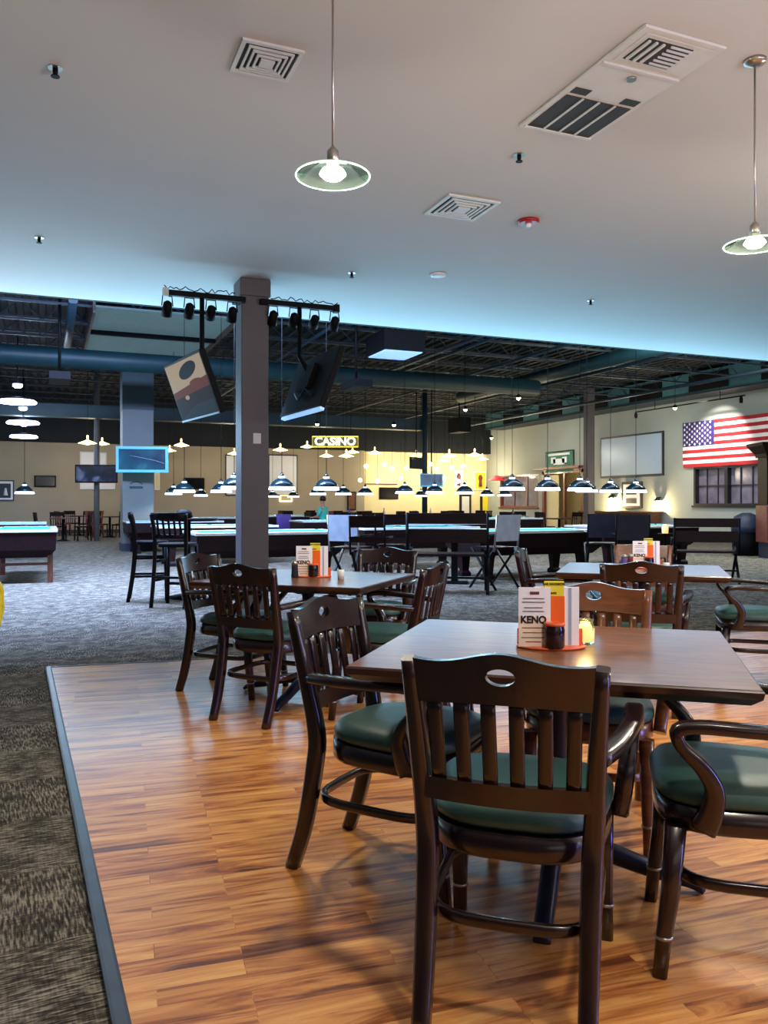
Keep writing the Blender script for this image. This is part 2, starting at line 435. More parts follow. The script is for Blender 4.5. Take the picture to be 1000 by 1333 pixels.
# ================================================================ COLUMNS
cx, cy = 2.23, 9.44
o = struct(empty('column', (cx, cy, 0)))
o['kind'] = 'structure'
MB().box((0, 0, CEIL/2), (.32, .32, CEIL-.001)).bevel(.008).obj('shaft', M['column'], o)
MB().box((0, 0, 3.745), (.36, .36, .2)).bevel(.006).obj('capital', M['column'], o)
MB().box((.02, -.163, 2.0), (.09, .012, .12)).obj('switch_plate', M['vent'], o)
def column2(px, py_base, wpx, ztop, name, m, mtop=None, d=None):
    D = F*EYE/(py_base-HZ); x, y = PD(px, D); w = wpx/F*D
    o = struct(empty(name, (x, y, 0)))
    dd = d or w
    MB().box((0, 0, ztop/2), (w, dd, ztop)).obj('shaft', m, o)
    if mtop: MB().box((0, 0, (ztop+ROOF)/2), (w*1.02, dd*1.02, ROOF-ztop)).obj('upper_shaft', mtop, o)
    MB().box((0, 0, .1), (w*1.06, dd*1.06, .2)).obj('column_base', M['base_dark'], o)
    return o, x, y, w, D
colB, bx, by, bw, bD = column2(178, 716, 38, zat(537, 22), 'column', M['column_b'], M['duct'])
# slim round posts
def post(px, py_base, wpx, name='column'):
    D = F*EYE/(py_base-HZ); x, y = PD(px, D); r = wpx/F*D/2
    o = MB().lathe([(r, 0), (r, ROOF)], seg=12).obj(name, M['column_b'], None, (x, y, 0)); return struct(o), x, y, D
post(126, 704, 7)
x, y = PD(553, 30)
p2 = struct(MB().lathe([(.1, 0), (.1, ROOF)], seg=12).obj('column', M['joist'], None, (x, y, 0))); p2xy = (x, y)
x, y = PD(767, 31.5)
struct(MB().box((0, 0, ROOF/2), (.3, .3, ROOF)).obj('column', M['column'], None, (x, y, 0)))

# ================================================================ CEILING THINGS (dining)
def Cc(px, py): return G(px, py, CEIL)
def register_vent(px, py, s, label):
    x, y, z = Cc(px, py)
    o = empty('ceiling_vent', (x, y, CEIL), 0, label, 'air vent')
    mb = MB(); f = s*.5
    for r0, r1, zz in ((1.0, .86, -.012),):
        for sg in (-1, 1):
            mb.b2((sg*f*r1, -f, -.014), (sg*f*r0, f, 0)); mb.b2((-f*r1, sg*f*r1, -.014), (f*r1, sg*f*r0, 0))
    mb.obj('frame', M['vent'], o)
    MB().b2((-f*.86, -f*.86, -.003), (f*.86, f*.86, -.0005)).obj('backing', M['vent_dark'], o)
    mb = MB()
    for k in range(4):
        a = f*(.74-.17*k); t = f*.075
        z0 = -.006-.004*k
        for sg in (-1, 1):
            mb.b2((sg*a, -a, z0-.012), (sg*(a-t), a, z0)); mb.b2((-a+t, sg*a, z0-.012), (a-t, sg*(a-t), z0))
    mb.b2((-f*.15, -f*.15, -.03), (f*.15, f*.15, -.022))
    mb.obj('louver', M['vent'], o)
register_vent(347, 78, .36, 'square white ceiling vent with nested louvers, left of the glowing centre pendant')
register_vent(601, 270, .5, 'square ceiling vent with nested louvers, beside the red alarm strobe')
# AC cassette: local u along X, v along Y
c4 = [Cc(*p) for p in ((672, 163), (765, 180), (960, 58), (835, 30))]
ux = Vector(c4[1])-Vector(c4[0]); vy = Vector(c4[3])-Vector(c4[0])
cw, cl = .58, 1.28
mid = sum((Vector(c) for c in c4), Vector())/4
o = empty('ceiling_air_unit', (mid.x, mid.y, CEIL), 0, 'long white recessed ceiling air conditioning unit with dark striped intake grille', 'air conditioner')
# far end (+Y) is the striped filter, near end (-Y) the outlet vent
hw, hl = cw/2, cl/2
MB().b2((-hw, -hl, -.018), (hw, hl, 0)).bevel(.005).obj('housing', M['vent'], o)
mb = MB(); mb.b2((-hw+.04, hl-.5, -.022), (hw-.04, hl-.05, -.018)); mb.obj('filter', M['vent_dark'], o)
mb = MB()
for k in range(1, 4): xx = -hw+.04+k*(cw-.08)/4; mb.b2((xx-.008, hl-.5, -.028), (xx+.008, hl-.05, -.02))
mb.b2((-hw+.02, hl-.05, -.03), (hw-.02, hl-.03, -.018))
mb.obj('filter_bar', M['vent'], o)
mb = MB()
for sg in (-1, 1): mb.b2((sg*(hw-.04), hl-.60, -.021), (sg*(hw-.16), hl-.53, -.018))
mb.obj('latch_recess', M['vent_dark'], o)
mb = MB(); mb.b2((-hw+.05, -hl+.05, -.021), (hw-.05, -hl+.34, -.018)); mb.obj('outlet_frame', M['vent'], o)
mb = MB(); mb.b2((-hw+.09, -hl+.08, -.024), (hw-.17, -hl+.3, -.021)); mb.obj('outlet', M['vent_dark'], o)
mb = MB()
for k in range(6): yy = -hl+.09+k*.036; mb.b2((-hw+.26, yy, -.034), (hw-.17, yy+.009, -.022))
for k in range(3): xx = -hw+.1+k*.05; mb.b2((xx, -hl+.09, -.034), (xx+.016, -hl+.29, -.022))
mb.b2((-hw+.01, -hl+.37, -.03), (hw-.01, -hl+.39, -.018))
mb.obj('louver', M['vent'], o)
mb = MB(); mb.lathe([(.03, -.03), (.03, -.018)], (0, -hl+.47, 0), 12); mb.obj('badge', M['chrome'], o)

def sprinkler(px, py, where):
    x, y, z = Cc(px, py)
    o = empty('fire_sprinkler', (x, y, CEIL), 0, 'small dark sprinkler head on the grey ceiling, '+where, 'sprinkler')
    MB().lathe([(.045, -.006), (.04, 0)], seg=12).obj('escutcheon', M['chrome'], o)
    mb = MB(); mb.lathe([(.012, -.05), (.016, -.03), (.016, -.006)], seg=8); mb.lathe([(.026, -.056), (.026, -.05)], seg=10)
    mb.obj('head', M['black'], o)
sprinkler(72, 88, 'far up at the left of the picture')
sprinkler(676, 201, 'below the striped intake grille')
sprinkler(51, 309, 'near the left side of the soffit edge')
sprinkler(458, 355, 'right of the column top')
sprinkler(769, 391, 'near the soffit edge at the right')
x, y, z = Cc(688, 287)
o = empty('alarm_strobe', (x, y, CEIL), 0, 'round red fire alarm strobe on the ceiling', 'fire alarm')
MB().lathe([(.085, -.03), (.1, -.02), (.1, 0)], seg=20).obj('housing', M['red'], o)
MB().lathe([(.02, -.06), (.028, -.05), (.028, -.03)], seg=12).obj('lens', M['white'], o)
x, y, z = Cc(570, 357)
tag(MB().lathe([(.06, -.03), (.09, -.02), (.095, 0)], seg=20).obj('smoke_detector', M['white'], None, (x, y, CEIL)), 'flat white smoke detector disc on the ceiling', 'smoke detector')

# pendants
def make_pendant(drop=1.05):
    o = empty('pendant_lamp', (0, 0, CEIL)); tag(o, 'x', 'pendant lamp')
    MB().lathe([(.065, 0), (.06, -.02), (.02, -.03)], seg=20).obj('canopy', M['chrome'], o)
    MB().lathe([(.006, -.02), (.006, -drop+.07)], seg=8).obj('rod', M['chrome'], o)
    MB().lathe([(.012, -drop+.1), (.028, -drop+.08), (.03, -drop+.01)], seg=14).obj('socket', M['chrome'], o)
    mb = MB(); mb.lathe([(.03, -drop+.02), (.09, -drop+.0), (.17, -drop-.03), (.172, -drop-.036), (.09, -drop-.006), (.03, -drop+.014)], seg=36, cap=False)
    mb.obj('glass_shade', M['glass'], o)
    mb = MB(); mb.tube([(.172*math.cos(t*math.pi/18), .172*math.sin(t*math.pi/18), -drop-.033) for t in range(36)], .0035, 6, True)
    mb.obj('glass_edge', M['glass_rim'], o)
    MB().lathe([(.02, -drop+.01), (.05, -drop-.005), (.062, -drop-.025), (.04, -drop-.045), (.01, -drop-.05)], seg=18).obj('bulb', M['bulb'], o)
    return o
pend = Proto(make_pendant)
PEND = [((1.226, 3.58), 'clear glass disc pendant lamp glowing left of centre over the dining area'),
        ((3.841, 3.583), 'clear glass disc pendant lamp glowing at the right edge of the picture')]
for (x, y), lb in PEND: pend.put((x, y, CEIL), 0, lb)

# ================================================================ DINING CHAIR
def lerp(a, b, t): return a+(b-a)*t
def curve_pts(ctrl, n=5):
    """Catmull-Rom through ctrl"""
    P = [Vector(p) for p in ctrl]; P = [2*P[0]-P[1]]+P+[2*P[-1]-P[-2]]; out = []
    for i in range(1, len(P)-2):
        for k in range(n):
            t = k/n; a, b, c, d = P[i-1:i+3]
            out.append(.5*((2*b)+(c-a)*t+(2*a-5*b+4*c-d)*t*t+(3*b-a-3*c+d)*t**3))
    out.append(P[-2]); return out
def outline(w_b, w_f, y0, y1, n=40, e=3.2):
    pts = []
    for k in range(n):
        t = 2*math.pi*k/n; c, s = math.cos(t), math.sin(t)
        sx = math.copysign(abs(c)**(2/e), c); sy = math.copysign(abs(s)**(2/e), s)
        y = lerp(y0, y1, (sy+1)/2); w = lerp(w_b, w_f, (sy+1)/2)
        pts.append((sx*w/2, y))
    return pts
def cushion_mb(w_b, w_f, y0, y1, z0, z1):
    mb = MB(); loops = []
    for inset, z in ((.012, z0), (.0, z0+.012), (0.0, z0+.03), (.012, z1-.012), (.045, z1), (.12, z1+.006)):
        loops.append([(x, y, z) for x, y in outline(w_b-2*inset, w_f-2*inset, y0+inset, y1-inset)])
    return mb.loft(loops)
def back_y(z):  # depth of the back plane at height z
    return -.215-.075*max(0, (z-.46)/.42)**1.2
def post_ctrl(s):
    return [(s*.187, -.315, 0), (s*.19, -.262, .16), (s*.193, -.222, .36), (s*.198, -.212, .48), (s*.208, back_y(.68)-.004, .68), (s*.22, back_y(.87)-.008, .875)]
def rail_y(x, z): return back_y(z)-.012-.035*(1-(x/.24)**2)+.012
def curved_rail(z0f, z1f, hw, th, hole=None, n=24):
    mb = MB(); xs = [-hw+2*hw*k/n for k in range(n+1)]
    if hole:
        hx, hz, a, b = hole
        xs = sorted(set([round(x, 5) for x in xs if abs(x-hx) > a+.004]+[round(hx+a*math.cos(math.pi*k/10), 5) for k in range(11)]))
    def seg(x0, x1, lo0, lo1, hi0, hi1):
        v = []
        for x, lo, hi in ((x0, lo0, hi0), (x1, lo1, hi1)):
            for z in (lo, hi):
                y = rail_y(x, z)
                v.append(mb.bm.verts.new((x, y-th/2, z))); v.append(mb.bm.verts.new((x, y+th/2, z)))
        a0, a1, a2, a3, b0, b1, b2, b3 = v
        for q in ((a0, b0, b2, a2), (a1, a3, b3, b1), (a2, b2, b3, a3), (a0, a1, b1, b0)): mb._f(q, False)
        return v
    for i, (x0, x1) in enumerate(zip(xs, xs[1:])):
        if hole and abs((x0+x1)/2-hx) < a:
            h0 = b*math.sqrt(max(0, 1-((x0-hx)/a)**2)); h1 = b*math.sqrt(max(0, 1-((x1-hx)/a)**2))
            seg(x0, x1, hz+h0, hz+h1, z1f(x0), z1f(x1)); seg(x0, x1, z0f(x0), z0f(x1), hz-h0, hz-h1)
        else:
            v = seg(x0, x1, z0f(x0), z0f(x1), z1f(x0), z1f(x1))
            if i == 0: mb._f([v[0], v[2], v[3], v[1]])
            if i == len(xs)-2: mb._f([v[4], v[5], v[7], v[6]])
    bmesh.ops.remove_doubles(mb.bm, verts=mb.bm.verts[:], dist=1e-5)
    return mb
def make_chair(single=False, wood_key='chair'):
    mw = M[wood_key]
    o = empty('dining_chair'); tag(o, 'x', 'chair')
    for s in (-1, 1):
        MB().sweep(curve_pts(post_ctrl(s), 4), [(lerp(.042, .05, min(1, i/8)) if i < 12 else lerp(.05, .034, (i-12)/8), lerp(.046, .054, min(1, i/8)) if i < 12 else lerp(.054, .036, (i-12)/8)) for i in range(21)], up=(0, 1, 0)).obj('back_post', mw, o)
    top = lambda x: .872+.03*math.exp(-(x/.1)**2)+.012*(abs(x)/.24)**4*1.0
    curved_rail(lambda x: .775+.008*math.cos(x*8), top, .207, .024, hole=(0, .848, .034, .02)).obj('top_rail', mw, o)
    curved_rail(lambda x: .535, lambda x: .59, .2, .022).obj('lower_rail', mw, o)
    for k in range(6):
        x = -.155+.31*k/5; pts = []
        for j in range(7):
            z = lerp(.58, .785, j/6); pts.append((x*(1+.04*j/6), rail_y(x, z), z))
        MB().sweep(pts, (.034, .012), up=(0, 1, 0)).obj('slat', mw, o)
    cushion_mb(.42, .50, -.2, .275, .452, .512).obj('seat_cushion', M['cushion'], o)
    mb = MB(); ol = outline(.415, .49, -.205, .268)
    mb.loft([[(x*.97, y*.97, .385) for x, y in ol], [(x, y, .395) for x, y in ol], [(x, y, .45) for x, y in ol]])
    mb.obj('seat_frame', mw, o)
    for s in (-1, 1):
        lg = MB().sweep([(s*.205, .222, .40), (s*.207, .235, .22), (s*.21, .252, .1), (s*.212, .262, 0)], [(.054, .054), (.046, .046), (.038, .038), (.036, .036)], up=(0, 1, 0)).obj('leg', mw, o)
        MB().lathe([(.0235, -.004), (.0245, 0), (.0235, .004)], (s*.21, .251, .105), 12).obj('leg_ring', M['chrome'], lg)
        # bentwood arm
        c = [(s*.208, back_y(.66)+.01, .655), (s*.252, -.12, .665), (s*.285, .05, .675), (s*.287, .17, .678), (s*.284, .225, .664), (s*.28, .215, .625), (s*.274, .17, .58), (s*.266, .135, .52), (s*.258, .14, .46), (s*.25, .16, .41)]
        pts = curve_pts(c, 4)
        MB().sweep(pts, [(.042, .03)]*len(pts), up=(s*-1, 0, .0001) if False else (0, 0, 1)).obj('armrest', mw, o) if False else arm_mb(pts, s).obj('armrest', mw, o)
    lp = [(x, y, .25) for x, y in outline(.40, .42, -.235, .215, 28, 4)]
    MB().sweep(lp, (.02, .028), closed=True).obj('stretcher', mw, o)
    return o
def arm_mb(pts, s):
    """ribbon of constant lateral width bent in the side plane"""
    mb = MB(); rings = []
    n = len(pts)
    for i in range(n):
        t = (pts[min(i+1, n-1)]-pts[max(i-1, 0)]).normalized()
        side = Vector((1, 0, 0)); side = (side-t*side.dot(t)).normalized(); u = side.cross(t)
        w, h = .046, lerp(.03, .064, max(0, (i/n-.55)/.45))
        k = .7
        ring = [(w/2, h/2*k), (w/2*k, h/2), (-w/2*k, h/2), (-w/2, h/2*k), (-w/2, -h/2*k), (-w/2*k, -h/2), (w/2*k, -h/2), (w/2, -h/2*k)]
        rings.append([mb.bm.verts.new(pts[i]+side*a+u*b) for a, b in ring])
    for a, b in zip(rings, rings[1:]):
        for j in range(8): mb._f([a[j], a[(j+1) % 8], b[(j+1) % 8], b[j]], True)
    mb._f(rings[0][::-1]); mb._f(rings[-1]); return mb
chairP = Proto(make_chair)
litP = Proto(lambda: make_chair(wood_key='chair_lit'))
def put_chair(X, D, a, label, group=None, P=chairP):
    x, y = W(X, D); return P.put((x, y, .012), face(a), label, group)
put_chair(.355, 2.13, 17, 'dark wooden slat-back armchair seen from behind, nearest of all, with teal cushion')
put_chair(.055, 2.79, 118, 'dark wooden armchair with green cushion at the left side of the nearest table')
put_chair(1.03, 2.27, -75, 'dark armchair cut by the right frame edge, at the right side of the nearest table')
put_chair(.80, 3.16, 197, 'dark chair painted as catching light behind the nearest table, partly hidden by the menu cards', P=litP)
put_chair(-.66, 4.83, 29, 'dark armchair seen from behind at the left middle table, nearest its front edge')
put_chair(-.99, 5.42, 113, 'dark armchair at the far left, its side turned to the left middle table')
put_chair(-.06, 5.95, 197, 'dark armchair facing us from behind the left middle table')
put_chair(.02, 4.76, -69, 'dark armchair in profile at the right side of the left middle table')
put_chair(1.59, 5.04, 17, 'dark chair seen from behind at the right middle table')
put_chair(1.34, 6.22, 107, 'dark chair in profile at the left side of the right middle table')
put_chair(2.58, 5.62, -73, 'dark armchair with olive cushion at the right side of the right middle table')
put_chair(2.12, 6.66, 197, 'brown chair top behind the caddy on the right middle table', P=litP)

# ================================================================ DINING TABLE
def make_table(w=1.13, d=1.02, top=.76):
    o = empty('dining_table'); tag(o, 'x', 'table')
    mb = MB(); mb.loft([[(sx*(w/2-i), sy*(d/2-i), z) for sx, sy in ((-1, -1), (1, -1), (1, 1), (-1, 1))] for i, z in ((.03, top-.045), (.004, top-.024), (0, top-.006), (.004, top-.0015))], smooth=False)
    mb.obj('table_edge', M['table_edge'], o)
    MB().b2((-w/2+.006, -d/2+.006, top-.002), (w/2-.006, d/2-.006, top)).obj('tabletop', M['table'], o)
    MB().loft([[(sx*r, sy*r, z) for sx, sy in ((-1, -1), (1, -1), (1, 1), (-1, 1))] for r, z in ((.05, .655), (.14, .70), (.16, .717))], smooth=False).obj('top_bracket', M['iron'], o)
    MB().lathe([(.06, .1), (.045, .14), (.038, .2), (.038, .64), (.05, .67)], seg=20).obj('pedestal', M['iron'], o)
    for k in range(4):
        a = k*math.pi/2
        c, s = math.cos(a), math.sin(a)
        pts = curve_pts([(c*.03, s*.03, .11), (c*.15, s*.15, .10), (c*.3, s*.3, .06), (c*.42, s*.42, .035), (c*.46, s*.46, .012)], 4)
        MB().sweep(pts, [(lerp(.06, .05, i/16), lerp(.07, .022, i/16)) for i in range(17)]).obj('foot', M['iron'], o)
    return o
tableP = Proto(make_table)
T1 = (.572, 2.715); T2 = (-.49, 5.25); T3 = (1.875, 5.93)
for (X, D), a, lb in ((T1, 16.6, 'nearest square brown table with the KENO menu caddy on it'), (T2, 20, 'left middle square table, in front of the taupe column'), (T3, 18, 'right middle square table, in front of the pool tables')):
    x, y = W(X, D); tableP.put((x, y, .012), face(a), lb)

# ---------------------------------------------------------------- table settings
Rx90 = R(90)
def caddy_set(X, D, a, tz, where, full=True):
    x, y = W(X, D); rz = face(a)
    T = Matrix.Translation((x, y, tz)) @ Matrix.Rotation(rz, 4, 'Z')
    def at(lx, ly, lz=0): v = T @ Vector((lx, ly, lz)); return (v.x, v.y, v.z)
    def thing(name, lx, ly, label, cat, lz=.0): return empty(name, at(lx, ly, lz), rz, label+' '+where, cat)
    t = thing('menu_holder', 0, 0, 'orange table caddy tray under the menu cards', 'holder')
    mb = MB(); mb.lathe([(.11, 0), (.115, .004), (.115, .008)], seg=28)
    for v in mb.bm.verts: v.co.y *= .62
    mb.obj('tray', M['orange_tray'], t)
    MB().b2((-.108, .02, .008), (.108, .024, .06)).obj('divider', M['orange_tray'], t)
    k = thing('keno_card', -.058, -.035, 'white and peach card reading KENO', 'card', .008)
    mb = MB(); mb.box((0, 0, .097), (.104, .004, .194)); mb.mi = 1; mb.box((0, -.0025, .05), (.1, .001, .096)); mb.mi = 2
    for i, (zz, ww) in enumerate(((.176, .03), (.158, .07), (.146, .075), (.128, .06), (.116, .07), (.062, .075), (.046, .07), (.03, .078), (.016, .05))):
        mb.box((-.004 if i else 0, -.0035, zz), (ww, .0006, .0025 if i else .009))
    mb.obj('card_sheet', [M['paper'], M['pinkpaper'], M['brownframe']], k)
    text('KENO', .032, M['ink'], k, (-.004, -.004, .088), (Rx90, 0, 0), sx=.95, off=.035)
    p = thing('menu_card', -.005, .0, 'tall white menu card, left one', 'card', .008)
    MB().box((0, 0, .097), (.03, .003, .194)).obj('card_sheet', M['paper'], p) if False else MB().box((-.004, .008, .096), (.09, .006, .192)).obj('card_sheet', M['paper'], p)
    y_ = thing('yellow_card', .022, .0, 'yellow card standing tallest, dark title along its top', 'card', .008)
    MB().box((-.012, -.004, .150), (.066, .004, .124)).bevel(.0015).obj('card_sheet', M['yellow'], y_)
    text('BAR FAVORITES', .0105, M['ink'], y_, (-.012, -.0068, .202), (Rx90, 0, 0))
    text('EVENTS', .009, M['ink'], y_, (-.02, -.0068, .172), (Rx90, 0, 0))
    g = thing('orange_card', .02, -.014, 'plain orange card', 'card', .008)
    MB().box((0, 0, .082), (.047, .004, .164)).bevel(.0015).obj('card_sheet', M['orange'], g)
    q = thing('menu_card', .07, .0, 'tall white menu card, right one', 'card', .008)
    MB().box((-.003, 0, .096), (.05, .012, .192)).obj('card_sheet', M['paper'], q)
    MB().box((-.008, -.0065, .096), (.010, .001, .188)).obj('stripe', M['board'], q)
    c_ = thing('dark_jar', .004, -.05, 'dark brown glass jar', 'jar', .008)
    mb = MB(); mb.lathe([(.031, 0), (.034, .006), (.034, .06), (.031, .07), (.031, .075), (.028, .075), (.027, .02), (.0, .02)], seg=24)
    mb.obj('body', M['brown_cup'], c_)
    MB().lathe([(.0345, .072), (.0345, .08), (.032, .082)], seg=24).obj('rim', M['orange_tray'], c_)
    return T
put_caddy = caddy_set
caddy_set(.553, 2.70, 3, .772, 'on the nearest table')
caddy_set(-.455, 5.28, 3, .772, 'on the left middle table', False)
caddy_set(1.93, 5.98, 3, .772, 'on the right middle table', False)
def candle(X, D, label, s=1):
    x, y = W(X, D); o = empty('candle_jar', (x, y, .772), 0, label, 'candle')
    MB().lathe([(.026*s, 0), (.03*s, .008), (.032*s, .055), (.027*s, .075), (.028*s, .085), (.025*s, .085), (.024*s, .07), (.027*s, .05), (.0, .012)], seg=24).obj('glass_jar', M['glass'], o)
    MB().lathe([(.024*s, .01), (.026*s, .05), (.02*s, .066)], seg=20).obj('candle', M['candle'], o)
    return x, y
cdx, cdy = candle(.682, 2.76, 'small lit candle jar right of the menu caddy on the nearest table')
def shaker(X, D, label, m=M['mesh_grey']):
    x, y = W(X, D); o = empty('shaker', (x, y, .772), 0, label, 'shaker')
    MB().lathe([(.022, 0), (.024, .01), (.02, .07), (.022, .08)], seg=14).obj('body', m, o)
    MB().lathe([(.022, .08), (.02, .1), (.008, .108)], seg=14).obj('lid', M['chrome'], o)
shaker(1.74, 5.9, 'purple-grey shaker left of the menu caddy on the right middle table, further left one', M['purple'])
shaker(1.80, 5.95, 'dark shaker touching the menu caddy on the right middle table', M['rust'])
shaker(-.575, 5.25, 'grey shaker left of the menu caddy on the left middle table')
x, y = W(-.27, 5.1); tag(MB().lathe([(.02, 0), (.022, .05), (.02, .06)], seg=14).obj('cup', M['white'], None, (x, y, .772)), 'small white cup right of the caddy on the left middle table', 'cup')
x, y = W(2.03, 5.85); tag(MB().lathe([(.02, 0), (.024, .045), (.022, .05)], seg=14).obj('cup', M['white'], None, (x, y, .772)), 'small white cup right of the caddy on the right middle table', 'cup')

# orange table edge object at the left frame edge
def chair_left():
    x, y = PD(-66, 5.2)
    o = empty('yellow_chair', (x, y, 0), face(-90), 'yellow rounded chair back peeking in at the left frame edge', 'chair')
    mb = MB(); pts = curve_pts([(-.2, -.2, .42), (-.22, -.23, .6), (-.12, -.25, .72), (.12, -.25, .72), (.22, -.23, .6), (.2, -.2, .42)], 4)
    MB().sweep(pts, (.03, .05)).obj('backrest_frame', M['yellow'], o)
    MB().box((0, -.24, .58), (.36, .02, .2)).obj('backrest', M['yellow'], o)
    MB().loft([[(a, b, z) for a, b in outline(.4, .44, -.2, .22)] for z in (.42, .46)]).obj('seat', M['base_dark'], o)
    for sx in (-1, 1):
        for sy in (-1, 1): MB().sweep([(sx*.17, sy*.17, .43), (sx*.2, sy*.21, 0)], (.03, .03)).obj('leg', M['base_dark'], o)
chair_left()

# ================================================================ POOL TABLES
def make_pool(L=2.4, Wd=1.3, top=.80):
    o = empty('pool_table'); tag(o, 'x', 'pool table')
    l, w = L/2, Wd/2; r = .11
    mb = MB()
    for sg in (-1, 1):
        mb.b2((-l, sg*w, top-.045), (l, sg*(w-r), top)); mb.b2((sg*l, -w+r, top-.045), (sg*(l-r), w-r, top))
    mb.bevel(.006).obj('rail', M['rail'], o)
    MB().b2((-l+r, -w+r, top-.06), (l-r, w-r, top-.03)).obj('cloth', M['cloth'], o)
    mb = MB()
    for sg in (-1, 1):
        mb.b2((-l+r, sg*(w-r), top-.035), (l-r, sg*(w-r-.05), top-.004)); mb.b2((sg*(l-r), -w+r, top-.035), (sg*(l-r-.05), w-r, top-.004))
    mb.obj('cushion', M['cloth'], o)
    for x in (-l+.1, 0, l-.1):
        for sy in (-1, 1): MB().lathe([(.055, top-.02), (.055, top+.002)], (x, sy*(w-.08), 0), 12).obj('pocket', M['black'], o)
    mb = MB(); mb.loft([[(sx*(l-i), sy*(w-i), z) for sx, sy in ((-1, -1), (1, -1), (1, 1), (-1, 1))] for i, z in ((.14, .40), (.03, .52), (.02, top-.045))], smooth=False)
    mb.obj('cabinet', M['pool_wood'], o)
    for sx in (-1, 1):
        for sy in (-1, 1):
            MB().loft([[(sx*(l-.28)+a*q, sy*(w-.24)+b*q, z) for a, b in ((-1, -1), (1, -1), (1, 1), (-1, 1))] for q, z in ((.09, 0), (.09, .06), (.06, .1), (.08, .36), (.1, .42))], smooth=False).obj('leg', M['pool_wood'], o)
    return o
poolP = Proto(make_pool)
PT = [(3.26, 13.0, 0, 'dark pool table with teal cloth behind the taupe column, nearest of the long ones'),
      (6.5, 14.4, 0, 'pool table hidden behind the high-backed bench in the centre'),
      (7.55, 12.0, 0, 'pool table with teal cloth right of the silver folding chair'),
      (3.2, 16.9, 0, 'second-row pool table behind the bar stools at the left'),
      (8.3, 17.2, 0, 'second-row pool table under three lamps right of centre'),
      (7.2, 20.5, 0, 'third-row pool table behind the CASINO sign column gap'),
      (11.1, 13.5, 0, 'pool table behind the grey mesh folding chair at the right'),
      (8.2, 29.0, 0, 'furthest pool table, near the back wall'),
      (12.9, 21.9, 0, 'far pool table in front of the red-framed window'),
      (11.5, 25.0, 0, 'far pool table in front of the cream wall'),
      (4.6, 26.2, 0, 'far pool table behind the second row, left of the taupe column'),
      (3.0, 21.5, 0, 'pool table right of the blue-grey square column'),
      (-1.2, 21.0, 0, 'far pool table with teal cloth behind the left frame-edge table')]
for x, y, rz, lb in PT: poolP.put((x, y, 0), rz, lb)
# the near left bar table seen end-on
def pool_left():
    o = make_pool(2.1, .98, .84)
    for ch in list(o.children):
        if ch.name.startswith('leg'): bpy.data.objects.remove(ch)
    for sx in (-1, 1):
        for sy in (-1, 1): MB().b2((sx*.90-.04, sy*.38-.04, 0), (sx*.90+.04, sy*.38+.04, .5)).obj('leg', M['pool_leg'], o)
    MB().b2((-.9, -.36, .28), (-.87, .36, .32)).obj('stretcher', M['pool_leg'], o)
    tag(o, 'small pool table seen end-on at the left frame edge, pale rail and dark cabinet', 'pool table')
    o.location = (-.33, 14.75, 0); o.rotation_euler.z = R(90)
pool_left()

# ---------------------------------------------------------------- pool lamps
def make_lamp():
    o = empty('pool_lamp', (0, 0, 0)); tag(o, 'x', 'pool lamp')
    MB().lathe([(.006, .27), (.006, 3.9)], seg=6).obj('cord', M['black'], o)
    MB().lathe([(.045, .22), (.035, .25), (.012, .28)], seg=16).obj('cap', M['shade'], o)
    MB().lathe([(.055, .185), (.05, .222)], seg=16).obj('neck', M['shade_neck'], o)
    mb = MB(); mb.lathe([(.06, .19), (.11, .165), (.17, .115), (.205, .05), (.2, .05), (.165, .105), (.105, .155), (.05, .18)], seg=24, cap=False)
    ls = mb.obj('lamp_shade', M['shade'], o)
    mb = MB(); mb.lathe([(.205, .05), (.22, .0), (.214, .0), (.2, .05)], seg=24, cap=False)
    mb.obj('lit_rim', M['shade_glow'], ls)
    MB().lathe([(.02, .17), (.05, .12), (.05, .09), (.02, .06)], seg=12).obj('bulb', M['shade_glow'], o)
    return o
lampP = Proto(make_lamp)
order = ['left', 'middle', 'right']
LIGHTS = []
def lamps(V, pxs, where, z=1.47, group=None):
    for i, px in enumerate(pxs):
        x, y, _ = onY(px, 640, V)
        nm = (order[i]+' of three ' if len(pxs) == 3 else ('left of two ' if i == 0 else 'right of two ') if len(pxs) == 2 else '')
        lampP.put((x, y, z), 0, 'dark dome pool lamp, '+nm+where)
        LIGHTS.append((x, y, z))
lamps(13.0, (305, 367, 425), 'in the nearest row beside the taupe column')
lamps(12.0, (667, 713, 755), 'over the pool table by the red-framed window')
lamps(16.9, (240, 288), 'behind the bar stools')
lamps(17.2, (527, 566, 605), 'over the second-row table right of centre')
lamps(20.5, (414, 447, 475.5), 'small in the third row under the CASINO sign')
lamps(13.5, (764, 795, 828), 'before the pale blue board wall')
lamps(29.0, (355, 382), 'tiny near the back wall')
lamps(21.9, (634, 657), 'small in front of the red-framed window')
lamps(26.2, (261.5,), 'small and alone above a far table left of the taupe column')
lamps(21.5, (226,), 'just right of the blue-grey square column')
lamps(25.0, (548,), 'small, below the blue television')
lamps(21.0, (32,), 'alone over the table at the left frame edge')

